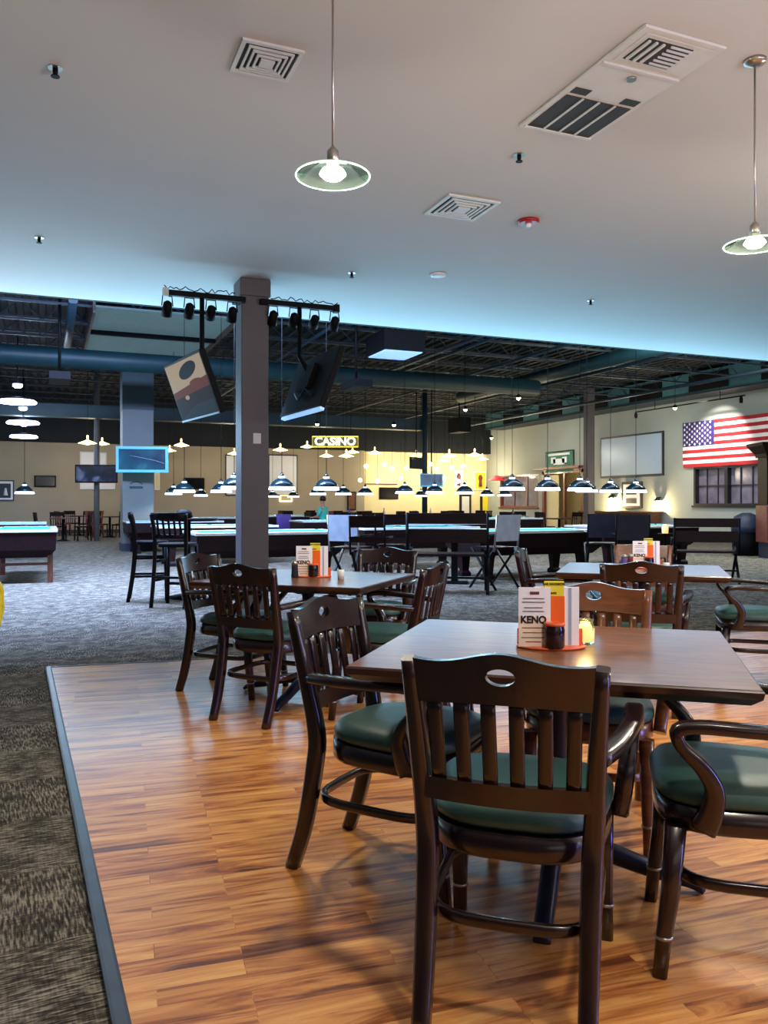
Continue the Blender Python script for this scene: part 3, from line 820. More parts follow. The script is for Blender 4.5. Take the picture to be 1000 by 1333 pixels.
# ================================================================ BAR STOOLS AND PUB SEATING
def make_stool():
    o = empty('bar_stool'); tag(o, 'x', 'bar stool'); mw = M['black_wood']
    for s in (-1, 1):
        MB().sweep(curve_pts([(s*.21, -.27, 0), (s*.2, -.21, .4), (s*.195, -.19, .75), (s*.2, -.21, .95), (s*.215, -.25, 1.12)], 4), (.04, .045), up=(0, 1, 0)).obj('back_post', mw, o)
        MB().sweep([(s*.2, .2, 0), (s*.18, .18, .74)], (.038, .038), up=(0, 1, 0)).obj('leg', mw, o)
        MB().sweep([(s*.2, -.23, .32), (s*.19, .19, .32)], (.02, .03)).obj('rung', mw, o)
        MB().sweep([(s*.2, -.21, .55), (s*.19, .185, .55)], (.02, .03)).obj('rung', mw, o)
    MB().sweep([(-.2, .19, .25), (.2, .19, .25)], (.025, .035)).obj('rung', mw, o)
    MB().sweep([(-.2, -.23, .36), (.2, -.23, .36)], (.02, .03)).obj('rung', mw, o)
    MB().sweep([(-.22, -.25, 1.09), (-.1, -.268, 1.095), (.1, -.268, 1.095), (.22, -.25, 1.09)], (.022, .09)).obj('top_rail', mw, o)
    MB().sweep([(-.2, -.2, .85), (.2, -.2, .85)], (.02, .05)).obj('lower_rail', mw, o)
    for k in range(5):
        x = -.14+.07*k; MB().sweep([(x, -.2, .86), (x, -.235, .97), (x, -.262, 1.07)], (.026, .012), up=(0, 1, 0)).obj('slat', mw, o)
    mb = MB(); ol = outline(.4, .44, -.2, .22); mb.loft([[(x, y, z) for x, y in ol] for z in (.72, .765)]); mb.obj('seat', mw, o)
    return o
stoolP = Proto(make_stool)
def put_stool(px, D, a, lb, group=None):
    x, y = PD(px, D); stoolP.put((x, y, 0), face(a), lb, group)
put_stool(230, 9.95, 8, 'black slat-back bar stool seen from behind, left of the taupe column')
put_stool(196, 10.55, 75, 'black slat-back bar stool in profile, leftmost of the pair by the column')
def pub_table(x, y, label, r=.38, h=1.05):
    o = empty('pub_table', (x, y, 0), 0, label, 'table')
    MB().lathe([(r-.02, h-.035), (r, h-.02), (r, h)], seg=28).obj('tabletop', M['bench_wood'], o)
    MB().lathe([(.05, .04), (.035, .1), (.035, h-.04)], seg=12).obj('pedestal', M['black'], o)
    MB().lathe([(.25, 0), (.24, .03), (.05, .06)], seg=20).obj('table_base', M['black'], o)
    return o
x, y = PD(245, 10.75); pub_table(x, y, 'round black high table hidden behind the bar stools')
tag(MB().lathe([(.1, 0), (.12, .02), (.11, .08), (.05, .12)], seg=16).obj('black_cap', M['black'], None, (x-.06, y, 1.05)), 'black cap-like rounded item on the high table behind the bar stools', 'hat')

# spectator bench with folding X legs
def make_bench(w=1.1):
    o = empty('high_back_bench'); tag(o, 'x', 'bench'); mw = M['bench_wood']; h = w/2
    for s in (-1, 1):
        MB().sweep([(s*h, -.26, .5), (s*h, -.3, 1.12)], (.035, .05), up=(0, 1, 0)).obj('back_post', M['black_wood'], o)
        MB().sweep([(s*h, -.3, 0), (s*h, .22, .62)], (.03, .045), up=(1, 0, 0)).obj('cross_leg', M['black_wood'], o)
        MB().sweep([(s*(h-.03), .3, 0), (s*(h-.03), -.26, .62)], (.03, .045), up=(1, 0, 0)).obj('cross_leg', M['black_wood'], o)
        MB().sweep([(s*h, -.3, .76), (s*h, .24, .76)], (.04, .03)).obj('armrest', mw, o)
        MB().sweep([(s*h, .22, .52), (s*h, .22, .76)], (.03, .03), up=(0, 1, 0)).obj('arm_post', M['black_wood'], o)
    MB().box((0, -.3, 1.04), (w, .02, .15)).bevel(.004).obj('back_board', mw, o)
    MB().box((0, -.285, .80), (w, .02, .19)).bevel(.004).obj('back_board', mw, o)
    MB().box((0, 0, .535), (w, .5, .035)).bevel(.004).obj('seat', mw, o)
    MB().box((0, -.2, .22), (w, .025, .03)).obj('stretcher', M['black_wood'], o)
    return o
benchP = Proto(make_bench)
def put_bench(px, D, a, lb):
    x, y = PD(px, D); o = benchP.put((x, y, 0), face(a), lb)
    if px > 900: o.scale = (.86, .9, .91)
put_bench(584, 11.45, 8, 'dark wide slatted high-back bench with crossed legs in the centre')
put_bench(917, 12.9, 14, 'dark wide slatted high-back bench with crossed legs at the right wall side')
x, y = PD(606, 10.9)
def pedestal_table(px, D, lb):
    x, y = PD(px, D)
    o = empty('drink_table', (x, y, 0), face(10), lb, 'table')
    MB().b2((-.3, -.2, .70), (.3, .2, .73)).obj('tabletop', M['bench_wood'], o)
    MB().b2((-.05, -.05, .03), (.05, .05, .7)).obj('pedestal', M['black_wood'], o)
    MB().b2((-.2, -.15, 0), (.2, .15, .03)).obj('table_base', M['black'], o)
pedestal_table(592, 12.7, 'small dark pedestal table behind the central bench')
def make_folding(fabric='silver'):
    o = empty('folding_chair'); tag(o, 'x', 'folding chair')
    for s in (-1, 1):
        MB().tube([(s*.24, -.24, .55), (s*.24, -.3, 1.08)], .014, 8).obj('back_post', M['chrome'] if fabric == 'silver' else M['black'], o)
        MB().sweep([(s*.24, -.28, 0), (s*.24, .22, .6)], (.025, .04), up=(1, 0, 0)).obj('cross_leg', M['black_wood'], o)
        MB().sweep([(s*.22, .28, 0), (s*.22, -.24, .6)], (.025, .04), up=(1, 0, 0)).obj('cross_leg', M['black_wood'], o)
        MB().sweep([(s*.24, -.26, .78), (s*.24, .22, .78)], (.04, .025)).obj('armrest', M['black_wood'], o)
    for sp in ([((-.262, .7), (-.285, .9), (-.302, 1.08))] if fabric != 'wood' else [((-.285, .92), (-.302, 1.08)), ((-.262, .72), (-.27, .8))]):
     mb = MB(); mb.loft([[(-.24, y-.006, z), (.24, y-.006, z), (.24, y+.006, z), (-.24, y+.006, z)] for y, z in sp], smooth=False)
     mb.obj('backrest', M[{'silver': 'silver', 'grey': 'mesh_grey', 'wood': 'bench_wood'}[fabric]], o)
    MB().box((0, 0, .6), (.46, .46, .025)).obj('seat', M['bench_wood'], o)
    return o
foldS = Proto(make_folding); foldW = Proto(lambda: make_folding('wood')); foldG = Proto(lambda: make_folding('grey'))
def put_fold(P, px, D, a, lb):
    x, y = PD(px, D); P.put((x, y, 0), face(a), lb)
put_fold(foldS, 643, 12.0, -38, 'silver-backed folding chair right of the central bench')
put_fold(foldS, 458, 12.0, 25, 'pale-backed folding chair left of the central benches')
put_fold(foldG, 783, 13.2, 8, 'grey mesh-backed folding chair at the right end of the pool table')
put_fold(foldW, 484, 11.2, 12, 'slatted dark folding chair standing left of the benches in the centre')
put_fold(foldG, 820, 12.4, 8, 'dark folding chair between the grey mesh chair and the right-hand bench')

put_fold(foldW, 512, 12.7, 8, 'brown wooden-backed folding chair left of the wide central bench')
# black bag/bin
x, y = PD(972, 19.5)
o = empty('covered_bin', (x, y, 0), 0, 'black covered trash bin standing right of the right-hand bench', 'bin')
mb = MB(); mb.lathe([(.3, 0), (.33, .3), (.31, .8), (.24, .95), (.1, 1.0)], seg=20); mb.obj('bin_body', M['black'], o)
mb = MB(); mb.lathe([(.34, .55), (.35, .7), (.28, .93), (.1, 1.02)], seg=14); mb.obj('liner', M['base_dark'], o)

# ---------------------------------------------------------------- bar counter at right wall
y0, y1 = wspan(775, 866)
o = empty('bar_counter', (RX-.5, (y0+y1)/2, 0), 0, 'long brown wooden counter along the right wall under the framed picture', 'counter'); L_ = y1-y0
MB().b2((-.35, -L_/2, .88), (.45, L_/2, .95)).bevel(.01).obj('worktop', M['table'], o)
MB().b2((-.25, -L_/2+.1, 0), (.4, L_/2-.1, .88)).obj('front_panel', M['chair_lit'], o)
for i, (px, py) in enumerate(((796, 648), (856, 652))):
    x, y, z = onX(px, py, RX-.15)
    o = empty('wall_lamp', (x, y, z), 0, 'yellow glowing wall lamp, %s one above the brown counter' % ('left' if i == 0 else 'right'), 'wall lamp')
    MB().lathe([(.05, .12), (.16, 0), (.15, 0), (.04, .1)], seg=16, cap=False).obj('lamp_shade', M['shade'], o)
    MB().lathe([(.03, .07), (.06, .03), (.03, -.01)], seg=12).obj('bulb', M['warm_glow'], o)
    MB().b2((0, -.02, .1), (.15, .02, .14)).obj('bracket', M['black'], o)
    LIGHTS.append(('warm', x-.2, y, z-.25, 130))
# lantern and glass on a rail near the right bench
x, y = PD(866, 13.5)
o = empty('lantern', (x, y, 0), 0, 'small candle lantern on a thin stand left of the right-hand bench', 'lantern')
MB().lathe([(.16, 0), (.15, .02), (.015, .04), (.015, .72), (.12, .73), (.12, .75)], seg=14).obj('stand', M['black'], o)
MB().lathe([(.05, .75), (.055, .85), (.03, .9)], seg=14).obj('glass_jar', M['candle'], o)

# cabinet on right edge
D = 18.6; x, y = PD(1020, D)
o = empty('hutch_cabinet', (x, y, 0), R(-25), 'tall brown wooden hutch cabinet cut by the right frame edge', 'cabinet')
MB().b2((-.5, -.3, .35), (.5, .3, 1.2)).bevel(.01).obj('body', M['brownframe'], o)
MB().b2((-.45, -.26, 0), (.45, .26, .35)).obj('plinth', M['base_dark'], o)
MB().b2((-.42, -.315, .42), (.42, -.3, 1.12)).bevel(.006).obj('door', M['pool_leg'], o)
MB().b2((-.45, -.2, 1.2), (.45, .3, 2.3)).obj('upper_case', M['bench_wood'], o)
MB().b2((-.38, -.22, 1.3), (.38, -.2, 1.95)).obj('glass_door', M['black_gloss'], o)
mb = MB(); mb.loft([[(sx*(.5+i), sy*(.3+i), z) for sx, sy in ((-1, -1), (1, -1), (1, 1), (-1, 1))] for i, z in ((0, 2.3), (.02, 2.38), (.14, 2.55), (.16, 2.62))], smooth=False)
mb.obj('crown', M['bench_wood'], o)

# ================================================================ WALL THINGS
def flat_on_back(name, px0, py0, px1, py1, V, mframe, mface, label, cat, fr=.05, th=.06, extra=None):
    a = onY(px0, py0, V); b = onY(px1, py1, V); a = (a[0], V, onY((px0+px1)/2, py0, V)[2]); z1 = a[2]; z0 = onY((px0+px1)/2, py1, V)[2]
    w = abs(b[0]-a[0]); h = z1-z0
    o = empty(name, ((a[0]+b[0])/2, V, (z0+z1)/2), 0, label, cat)
    mb = MB(); mb.b2((-w/2, -th, -h/2), (w/2, 0, h/2)); mb.obj('frame', mframe, o)
    MB().b2((-w/2+fr, -th-.004, -h/2+fr), (w/2-fr, -th, h/2-fr)).obj('panel', mface, o)
    return o, w, h
def flat_on_right(name, px0, py0, px1, py1, U, mframe, mface, label, cat, fr=.05, th=.06):
    a = onX(px0, py0, U); b = onX(px1, py1, U); m_ = (px0+px1)/2
    z1 = onX(m_, py0, U)[2]; z0 = onX(m_, py1, U)[2]; w = abs(a[1]-b[1]); h = z1-z0
    o = empty(name, (U, (a[1]+b[1])/2, (z0+z1)/2), 0, label, cat)
    mb = MB(); mb.b2((-th, -w/2, -h/2), (0, w/2, h/2)); mb.obj('frame', mframe, o)
    MB().b2((-th-.004, -w/2+fr, -h/2+fr), (-th, w/2-fr, h/2-fr)).obj('panel', mface, o)
    return o, w, h
VB = BY-.351
flat_on_back('framed_picture', -6, 625, 18.5, 652, VB, M['darkframe'], M['white'], 'black-framed picture with white mat at the left frame edge', 'picture')[0]
o = [x for x in COL.objects if x.name.startswith('framed_picture')][-1]
MB().b2((-.28, -.072, -.3), (.22, -.064, .28)).obj('print', M['base_dark'], o)
MB().lathe([(.09, -.2), (.05, 0), (.03, .1)], (.03, -.075, 0), 8).obj('figure', M['white'], o)
flat_on_back('television', 44.5, 619, 73, 634, VB, M['black'], M['screen_dark'], 'dark wall television right of the leftmost lamp', 'television')
flat_on_back('wall_panel', 104, 588, 123, 606, VB, M['vent'], M['white'], 'white notice board panel above the space-picture television, left of the slim post', 'board')
flat_on_back('wall_panel', 129, 589, 139, 606, VB, M['vent'], M['white'], 'white notice board panel above the space-picture television, right of the slim post', 'board')
flat_on_back('wall_shelf', 104, 629, 150, 637, VB, M['white'], M['white'], 'pale shelf panel below the space-picture television', 'shelf')
flat_on_back('wall_panel', 201, 615, 208, 638, VB, M['white'], M['wall_c'], 'narrow pale panel right of the blue-grey column', 'board')
flat_on_back('television', 240, 622, 266, 637, VB, M['black'], M['screen_dark'], 'dark wall television left of the taupe column', 'television')
flat_on_back('wall_panel', 293, 592, 308, 645, VB, M['darkframe'], M['white'], 'tall white wall panel left of the taupe column', 'board')
flat_on_back('wall_panel', 349, 592, 387, 645, VB, M['darkframe'], M['white'], 'tall white wall panel right of the taupe column', 'board')
flat_on_back('wall_sign', 364, 644, 380, 653, VB, M['warm_glow2'], M['wall_c'], 'small glowing yellow sign under the nearest pool lamp row', 'sign')
flat_on_back('cabinet_door', 452, 640, 463, 664, VB, M['bench_wood'], M['chair_lit'], 'narrow brown framed board at the left edge of the cream wall', 'board')
VC = BY-.001
flat_on_back('television', 493.5, 634.5, 518, 649.5, VC, M['black'], M['screen_dark'], 'dark television on the cream wall', 'television')
o = flat_on_back('framed_picture', 591, 612, 602, 636, VC, M['white'], M['paper'], 'pale framed print with a dark upright figure on the cream wall', 'picture')[0]
MB().lathe([(.1, -.3), (.07, 0), (.12, .15), (.06, .3)], (0, -.07, 0), 10).obj('figure', M['brownframe'], o)
o = flat_on_back('framed_picture', 617, 614, 632, 638, VC, M['white'], M['yellow'], 'yellow framed print with a dark figure at the right end of the cream wall', 'picture')[0]
MB().lathe([(.1, -.3), (.07, 0), (.12, .15), (.06, .3)], (0, -.07, 0), 10).obj('figure', M['rust'], o)
for i, (a, b) in enumerate(((598, 613), (625, 637))):
    flat_on_back('wall_door', a, 643, b, 672, VC, M['darkframe'], M['vent'] if i == 0 else M['yellow'], ('pale' if i == 0 else 'yellow-green')+' glazed doorway panel low on the cream wall', 'door panel', fr=.12)
# cream wall rail
x0_, _, zr = onY(470, 630, VC); x1_ = onY(517, 630, VC)[0]
struct(MB().b2((x0_, VC-.05, zr-.03), (x1_, VC, zr+.03)).obj('trim_4', M['brownframe']))
# right wall
UR = RX-.001
o, w, h = flat_on_right('projection_board', 783.5, 565.5, 865, 620.5, UR, M['darkframe'], M['board'], 'large pale blue board with thin dark frame on the right wall', 'board', fr=.07)
o, w, h = flat_on_right('framed_picture', 811, 627, 837, 662, UR-.05, M['darkframe'], M['paper'], 'black framed picture with two prints under the pale blue board', 'picture', fr=.1)
mb = MB(); mb.b2((-.075, -w/2+.28, .02), (-.065, w/2-.28, h/2-.22)); mb.b2((-.075, -w/2+.28, -h/2+.2), (-.065, w/2-.28, -.12)); mb.obj('print', M['base_dark'], o)
# green sign
o, w, h = flat_on_right('green_banner', 711.5, 587, 748, 616, UR, M['shade'], mat('banner_green', (24, 104, 84), .6, var=.5, scale=3), 'green banner sign with white emblem above the doorway', 'sign', fr=.04)
mb = MB()
for (a, b, c, d) in ((-.38, .38, .3, .4), (-.2, .2, -.12, .15), (-.28, -.12, -.05, .22), (.12, .28, -.05, .22), (-.12, .12, -.3, -.2)):
    mb.b2((-.072, a*w, b*0+c*h), (-.064, b*w if b > a else a*w+.1, d*h))
mb.obj('emblem', M['white'], o)
# red umbrella-like lamp
x, y, z = onX(647, 622, RX-.5)
o = empty('red_shade_lamp', (x, y, z), 0, 'red cone-shaped hanging shade by the corner of the right wall', 'lamp')
MB().lathe([(.42, -.12), (.25, 0), (.05, .12), (.04, .11), (.24, -.02), (.4, -.13)], seg=20, cap=False).obj('lamp_shade', mat('red_lit_shade', (220, 60, 70), .6, emit=(230, 50, 60), es=.6), o)
MB().lathe([(.008, .1), (.008, ROOF-z)], seg=6).obj('cord', M['black'], o)

# flag
def flag():
    U = RX-.03; ya = onX(890, 552, U)[1]; zt, zb = 4.08, 2.50; H = zt-zb; L = 3.75
    n = 28; mb = MB()
    def yw(t): return ya-L*t
    def off(t, zz): return .018*math.sin(t*26+zz*2.2)+.012*math.sin(t*11+zz*5)
    cw_, ch = .385, 7/13
    for i in range(13):
        z1 = zt-H*i/13; z0 = zt-H*(i+1)/13; t0s = cw_ if i < 7 else 0
        mb.mi = i % 2
        ts = [t0s+(1-t0s)*k/n for k in range(n+1)]
        for a, b in zip(ts, ts[1:]):
            mb.quad([(U-.02-off(a, z0), yw(a), z0), (U-.02-off(b, z0), yw(b), z0), (U-.02-off(b, z1), yw(b), z1), (U-.02-off(a, z1), yw(a), z1)])
    mb.mi = 2; zc = zt-H*ch
    ts = [cw_*k/12 for k in range(13)]
    for a, b in zip(ts, ts[1:]):
        mb.quad([(U-.02-off(a, zc), yw(a), zc), (U-.02-off(b, zc), yw(b), zc), (U-.02-off(b, zt), yw(b), zt), (U-.02-off(a, zt), yw(a), zt)])
    mb.mi = 1; r = .055
    for row in range(9):
        cnt = 6 if row % 2 == 0 else 5
        for k in range(cnt):
            t = (k+.5+(0 if cnt == 6 else .5))/6*cw_; zz = zt-(row+.75)/9.5*(zt-zc)
            vs = []
            for q in range(10):
                rr = r if q % 2 == 0 else r*.45; a = math.pi/2+q*math.pi/5
                vs.append(mb.bm.verts.new((U-.066, yw(t)-rr*math.cos(a), zz+rr*math.sin(a))))
            mb._f(vs)
    bmesh.ops.remove_doubles(mb.bm, verts=mb.bm.verts[:], dist=1e-4)
    o = mb.obj('american_flag', [M['flag_red'], M['flag_white'], M['flag_blue']], None, fix=False)
    md = o.modifiers.new('thick', 'SOLIDIFY'); md.thickness = .006
    tag(o, 'large American flag spotlit on the right wall above the barred window', 'flag')
    return ya, zt
fy, fz = flag()

# track light rail on right wall
def track(px0, py0, px1, py1, U, heads, label):
    a = Vector(onX(px0, py0, U)); b = Vector(onX(px1, py1, U)); zz = (a.z+b.z)/2; a.z = b.z = zz
    o = empty('track_light', a, 0, label, 'track light')
    MB().sweep([(0, 0, 0), b-a], (.04, .04)).obj('rail', M['black'], o)
    mb = MB()
    for t in (.2, .8): p = (b-a)*t; mb.tube([p, p+Vector((0, 0, .5))], .012, 6)
    mb.obj('hanger', M['black'], o)
    for t in heads:
        p = (b-a)*t
        MB().lathe([(.05, -.22), (.06, -.1), (.03, 0)], p, 12).obj('lamp_head', M['black'], o)
    return a, b
ta, tb = track(828, 537, 970, 514, RX-1.0, (0, .97), 'black wall track light rail between the pale board and the flag')
def track_bulb(px, py, D, label, r=.06):
    x, y = PD(px, D); z = zat(py, D)
    o = empty('spot_lamp', (x, y, z), 0, label, 'spot lamp')
    MB().lathe([(.02, .1), (r, .06), (r*1.1, .0), (.02, 0)], seg=14).obj('housing', M['black'], o)
    MB().lathe([(.01, -.06), (r*.8, -.03), (r, 0)], seg=14).obj('bulb', M['spot_glow'], o)
    MB().lathe([(.008, .1), (.008, ROOF-z)], seg=6).obj('stem', M['black'], o)
    return x, y, z
SP = [(413, 552, 26, 'bright starry spot lamp above the CASINO sign'), (513, 553, 27, 'bright spot lamp right of the CASINO sign'),
      (606, 533, 25, 'bright spot lamp high right of centre'), (675, 518, 22, 'bright spot lamp highest in the dark ceiling'),
      (640, 570, 34, 'white spot lamp at the corner of the right wall'), (879, 531, 24.5, 'white spot lamp on the track left of the flag')]
SPL = [track_bulb(*s) for s in SP]

# hanging TVs at column B and post
def tv(o, w, h, mbez, mface, bez=.03, d=.06):
    bz = MB().box((0, d/2, 0), (w, d, h)).bevel(.006).obj('bezel', mbez, o)
    return MB().b2((-w/2+bez, -.004, -h/2+bez), (w/2-bez, 0, h/2-bez)).obj('screen', mface, bz)
def grad_screen(name, stops, es, scale=1.0):
    m, nt, b = newmat(name); N = nt.nodes; L = nt.links
    tc = N.new('ShaderNodeTexCoord'); no = N.new('ShaderNodeTexNoise'); no.inputs['Scale'].default_value = scale; no.inputs['Distortion'].default_value = .8
    L.new(tc.outputs['Object'], no.inputs['Vector']); r = N.new('ShaderNodeValToRGB'); e = r.color_ramp.elements
    e[0].position = stops[0][0]; e[0].color = (*lin(stops[0][1]), 1); e[1].position = stops[-1][0]; e[1].color = (*lin(stops[-1][1]), 1)
    for p, c in stops[1:-1]: x = e.new(p); x.color = (*lin(c), 1)
    L.new(no.outputs['Fac'], r.inputs['Fac']); L.new(r.outputs['Color'], b.inputs['Emission Color'])
    b.inputs['Emission Strength'].default_value = es; b.inputs['Base Color'].default_value = (.01, .01, .01, 1); b.inputs['Roughness'].default_value = .2
    return m
M['scr_blue'] = grad_screen('blue_screen_picture', ((.35, (14, 50, 92)), (.55, (16, 84, 130)), (.8, (60, 140, 180))), .9, 1.2)
M['scr_space'] = grad_screen('space_screen_picture', ((.4, (10, 10, 22)), (.56, (24, 30, 62)), (.7, (120, 140, 190))), .7, 1.6)
# column TV : px 150-218, y 580-615
D = bD-1.0; x, y = PD(185, D); z = zat(598, D); w = 66/F*D; h = 34/F*D
o = empty('television', (x, y, z), R(-14), 'blue-glowing television on the blue-grey square column', 'television')
tv(o, w, h, M['tile_frame'], M['scr_blue'], .07)
MB().b2((-.05, .06, -.05), (.05, .5, .05)).obj('wall_bracket', M['black'], o)
mb = MB(); mb.tube([(-.3, -.008, .1), (.3, -.008, -.02), (.55, -.008, -.1)], .008, 5); mb.lathe([(.03, -.008), (.03, .0)], (.6, -.01, -.25), 8); mb.obj('screen_lines', M['board'], o)
D = 27.2; x, y = PD(124, D); z = zat(617.5, D)
o = empty('television', (x, y-.62, z), R(-14), 'television showing a dark space picture, hung on the slim post', 'television')
tv(o, 52/F*D, 23/F*D, M['black'], M['scr_space'], .04); MB().b2((-.04, .06, -.04), (.04, .46, .04)).obj('wall_bracket', M['black'], o)
D = 29; x, y = PD(562, D); z = zat(625, D)
o = empty('television', (x, y, z), R(-22), 'blue-lit television right of the ceiling post, under the spot lamps', 'television')
tv(o, 30/F*D, 17/F*D, M['tile_frame'], M['scr_blue'], .04); MB().tube([(0, .03, .1), (0, .03, ROOF-z)], .02).obj('pole_mount', M['black'], o)
D = 28; x, y = PD(543, D); z = zat(603, D)
o = empty('television', (x, y, z), R(30), 'dark hanging television seen from behind, above the blue-lit one', 'television')
tv(o, 28/F*D, 15/F*D, M['black'], M['screen_dark'], .04); MB().tube([(0, .03, .1), (0, .03, ROOF-z)], .02).obj('pole_mount', M['black'], o)
x, y, z = bx-.03, by-.47*1, 0
# arched emblem on column B
x, y = PD(176, bD-.45); z = zat(633, bD-.45)
yb = by-bw/2-.004
o = empty('wall_emblem', (bx-.05, yb, z), 0, 'small dark arched emblem sign on the blue-grey column', 'sign')
mb = MB(); mb.tube([(.16*math.cos(R(a)), 0, .02+.1*math.sin(R(a))) for a in range(20, 161, 20)], .012, 6); mb.b2((-.17, -.01, -.06), (.17, .006, 0)); mb.obj('emblem', M['base_dark'], o)

# CASINO sign
D = 24.5; x, y = PD(436.5, D); z = zat(575, D); w = 61/F*D; h = 15/F*D
o = empty('casino_sign', (x, y, z), -TH, 'yellow lit hanging sign reading CASINO', 'sign')
MB().b2((-w/2, 0, -h/2), (w/2, .12, h/2)).obj('sign_box', mat('sign_box_dark', (70, 62, 12), .5, emit=(120, 104, 14), es=.35), o)
mb = MB(); mb.tube([(-w/2+.02, -.02, -h/2+.02), (w/2-.02, -.02, -h/2+.02), (w/2-.02, -.02, h/2-.02), (-w/2+.02, -.02, h/2-.02)], .018, 6, True)
mb.obj('neon_border', mat('neon_yellow', (255, 230, 60), .5, emit=(240, 214, 40), es=1.8), o)
text('CASINO', .33, mat('lit_letters', (255, 250, 210), .5, emit=(255, 246, 200), es=2.2), o, (0, -.012, 0), (Rx90, 0, 0), ext=.012, sx=1.02)
mb = MB(); mb.tube([(-w/3, .06, h/2), (-w/3, .06, ROOF-z)], .01, 6); mb.tube([(w/3, .06, h/2), (w/3, .06, ROOF-z)], .01, 6); mb.obj('hanger', M['black'], o)

# warm saucer lamps near back wall
def make_saucer():
    o = empty('saucer_lamp'); tag(o, 'x', 'hanging lamp')
    MB().lathe([(.03, .1), (.12, .06), (.27, 0), (.26, -.005), (.1, .04)], seg=18, cap=False).obj('lamp_shade', M['warm_glow2'], o)
    MB().lathe([(.02, -.05), (.09, -.03), (.24, -.006), (.1, .02)], seg=16).obj('diffuser', M['warm_glow'], o)
    MB().lathe([(.008, .1), (.008, 2.3)], seg=6).obj('cord', M['black'], o)
    MB().lathe([(.02, .1), (.03, .2), (.02, .24)], seg=8).obj('socket', M['warm_glow2'], o)
    return o
saucer = Proto(make_saucer)
SAU = [(114, 577, 24, 'left of the slim post'), (133, 578, 30, 'right of the slim post'), (236, 580, 28, 'right of the column television'),
       (221, 587, 34, 'smaller one beside the column television'), (305, 591, 33, 'touching the left side of the taupe column'), (365, 586, 29, 'right of the taupe column'),
       (400, 582, 32, 'just left of the CASINO sign'), (425, 594, 31, 'under the left half of the CASINO sign'), (451, 594, 28, 'under the right half of the CASINO sign'),
       (459, 589, 32, 'right under the end of the CASINO sign'), (488, 590, 31, 'first right of the CASINO sign'), (542, 593, 33, 'above the blue-lit television'),
       (585, 594, 28, 'right of the hanging televisions'), (579, 600, 34, 'lower, over the glowing lamp cluster'), (618, 593, 28, 'near the right end of the cream wall'), (628, 598, 34, 'last one before the right wall corner')]
for px, py, D, wh in SAU:
    x, y = PD(px, D); y_ = min(y, BY-.7); saucer.put((x, y_, zat(py, D)), 0, 'warm yellow saucer lamp hanging '+wh)
GL = [(477, 607), (500, 605), (510.5, 609), (529, 609), (522, 623), (491.5, 626), (561, 604), (568.5, 610), (588.5, 609), (579, 623), (596, 626.5), (603, 607), (469, 625)]
def make_globe():
    o = empty('globe_lamp'); tag(o, 'x', 'globe lamp')
    MB().lathe([(.02, .1), (.07, .07), (.1, 0), (.07, -.07), (.02, -.1)], seg=14).obj('globe', M['warm_glow2'], o)
    MB().lathe([(.006, .1), (.006, 1.6)], seg=6).obj('cord', M['black'], o); return o
globe = Proto(make_globe)
GP = []
for i, (px, py) in enumerate(GL):
    D = 33+(i*7 % 5)*.9; x, y = PD(px, D)
    y = min(y, BY-.7)
    globe.put((x, y, zat(py, D)), 0, 'small warm globe lamp of the cluster hanging before the cream wall', 'globe lamps before the cream wall'); GP.append((x, y, zat(py, D)))
# cold high bays, left
for i, (px, py, wpx) in enumerate(((23, 524, 46), (30, 551, 40), (31, 569, 34))):
    w = .92; D = F*w/wpx; x, y = PD(px, D); z = zat(py, D)
    o = empty('high_bay_lamp', (x, y, z), 0, 'cold white disc-shaped high bay lamp at the left, %s of three' % ('topmost', 'middle', 'lowest')[i], 'ceiling lamp')
    MB().lathe([(.455, -.02), (.465, .02), (.42, .06)], seg=24).obj('diffuser', M['cold_glow'], o)
    MB().lathe([(.4, .06), (.2, .12), (.06, .16)], seg=16).obj('housing', M['joist'], o)
    MB().lathe([(.07, .38), (.12, .42), (.12, .48)], seg=12).obj('indicator_light', M['cold_glow'], o)
    MB().lathe([(.015, .15), (.015, ROOF-z-.03)], seg=6).obj('stem', M['black'], o)
    LIGHTS.append(('cold', x, y, z-.1, 300))

# ================================================================ DARK CEILING THINGS
def joist(y):
    mb = MB(); x0, x1 = LX+.1, RX-.1; zt, zb = ROOF-.04, ROOF-.5
    mb.b2((x0, y-.04, zt-.04), (x1, y+.04, zt)); mb.b2((x0, y-.035, zb), (x1, y+.035, zb+.04))
    n = int((x1-x0)/.9); s = (x1-x0)/n
    for k in range(n):
        a = x0+k*s; mb.tube([(a, y, zb+.03), (a+s/2, y, zt-.03)], .014, 5); mb.tube([(a+s/2, y, zt-.03), (a+s, y, zb+.03)], .014, 5)
    o = mb.obj('roof_joist', M['joist'])
    tag(o, 'dark open-web steel roof joist crossing the hall ceiling', 'joist', 'roof joists over the pool hall')
for k in range(14): joist(12.2+k*1.75)
def conduit(u, z, y0, y1, w, m, label, cat='pipe', name='ceiling_conduit'):
    mb = MB(); mb.sweep([(u, y0, z), (u, y1, z)], (w, w)); tag(mb.obj(name, m), label, cat)
conduit(.45, 5.0, 16, 23, .16, M['joist'], 'pale angled ceiling beam at the upper left', 'beam', 'ceiling_beam')
conduit(11.2, 4.95, 14, 36, .07, M['joist'], 'long thin ceiling conduit running towards the CASINO sign')
conduit(9.0, 5.0, 13, 22, .06, M['joist'], 'short ceiling conduit left of the hanging light box')
conduit(9.5, 5.05, 13, 24, .07, M['joist'], 'ceiling conduit right of the hanging light box')
conduit(5.6, 5.0, 15, 30, .06, M['joist'], 'ceiling conduit left of the taupe column')
conduit(14.6, 5.0, 13, 34, .08, M['joist'], 'ceiling conduit nearest the right wall ducts')
conduit(6.8, 4.9, 20, 34, .06, M['joist'], 'ceiling conduit right behind the taupe column')
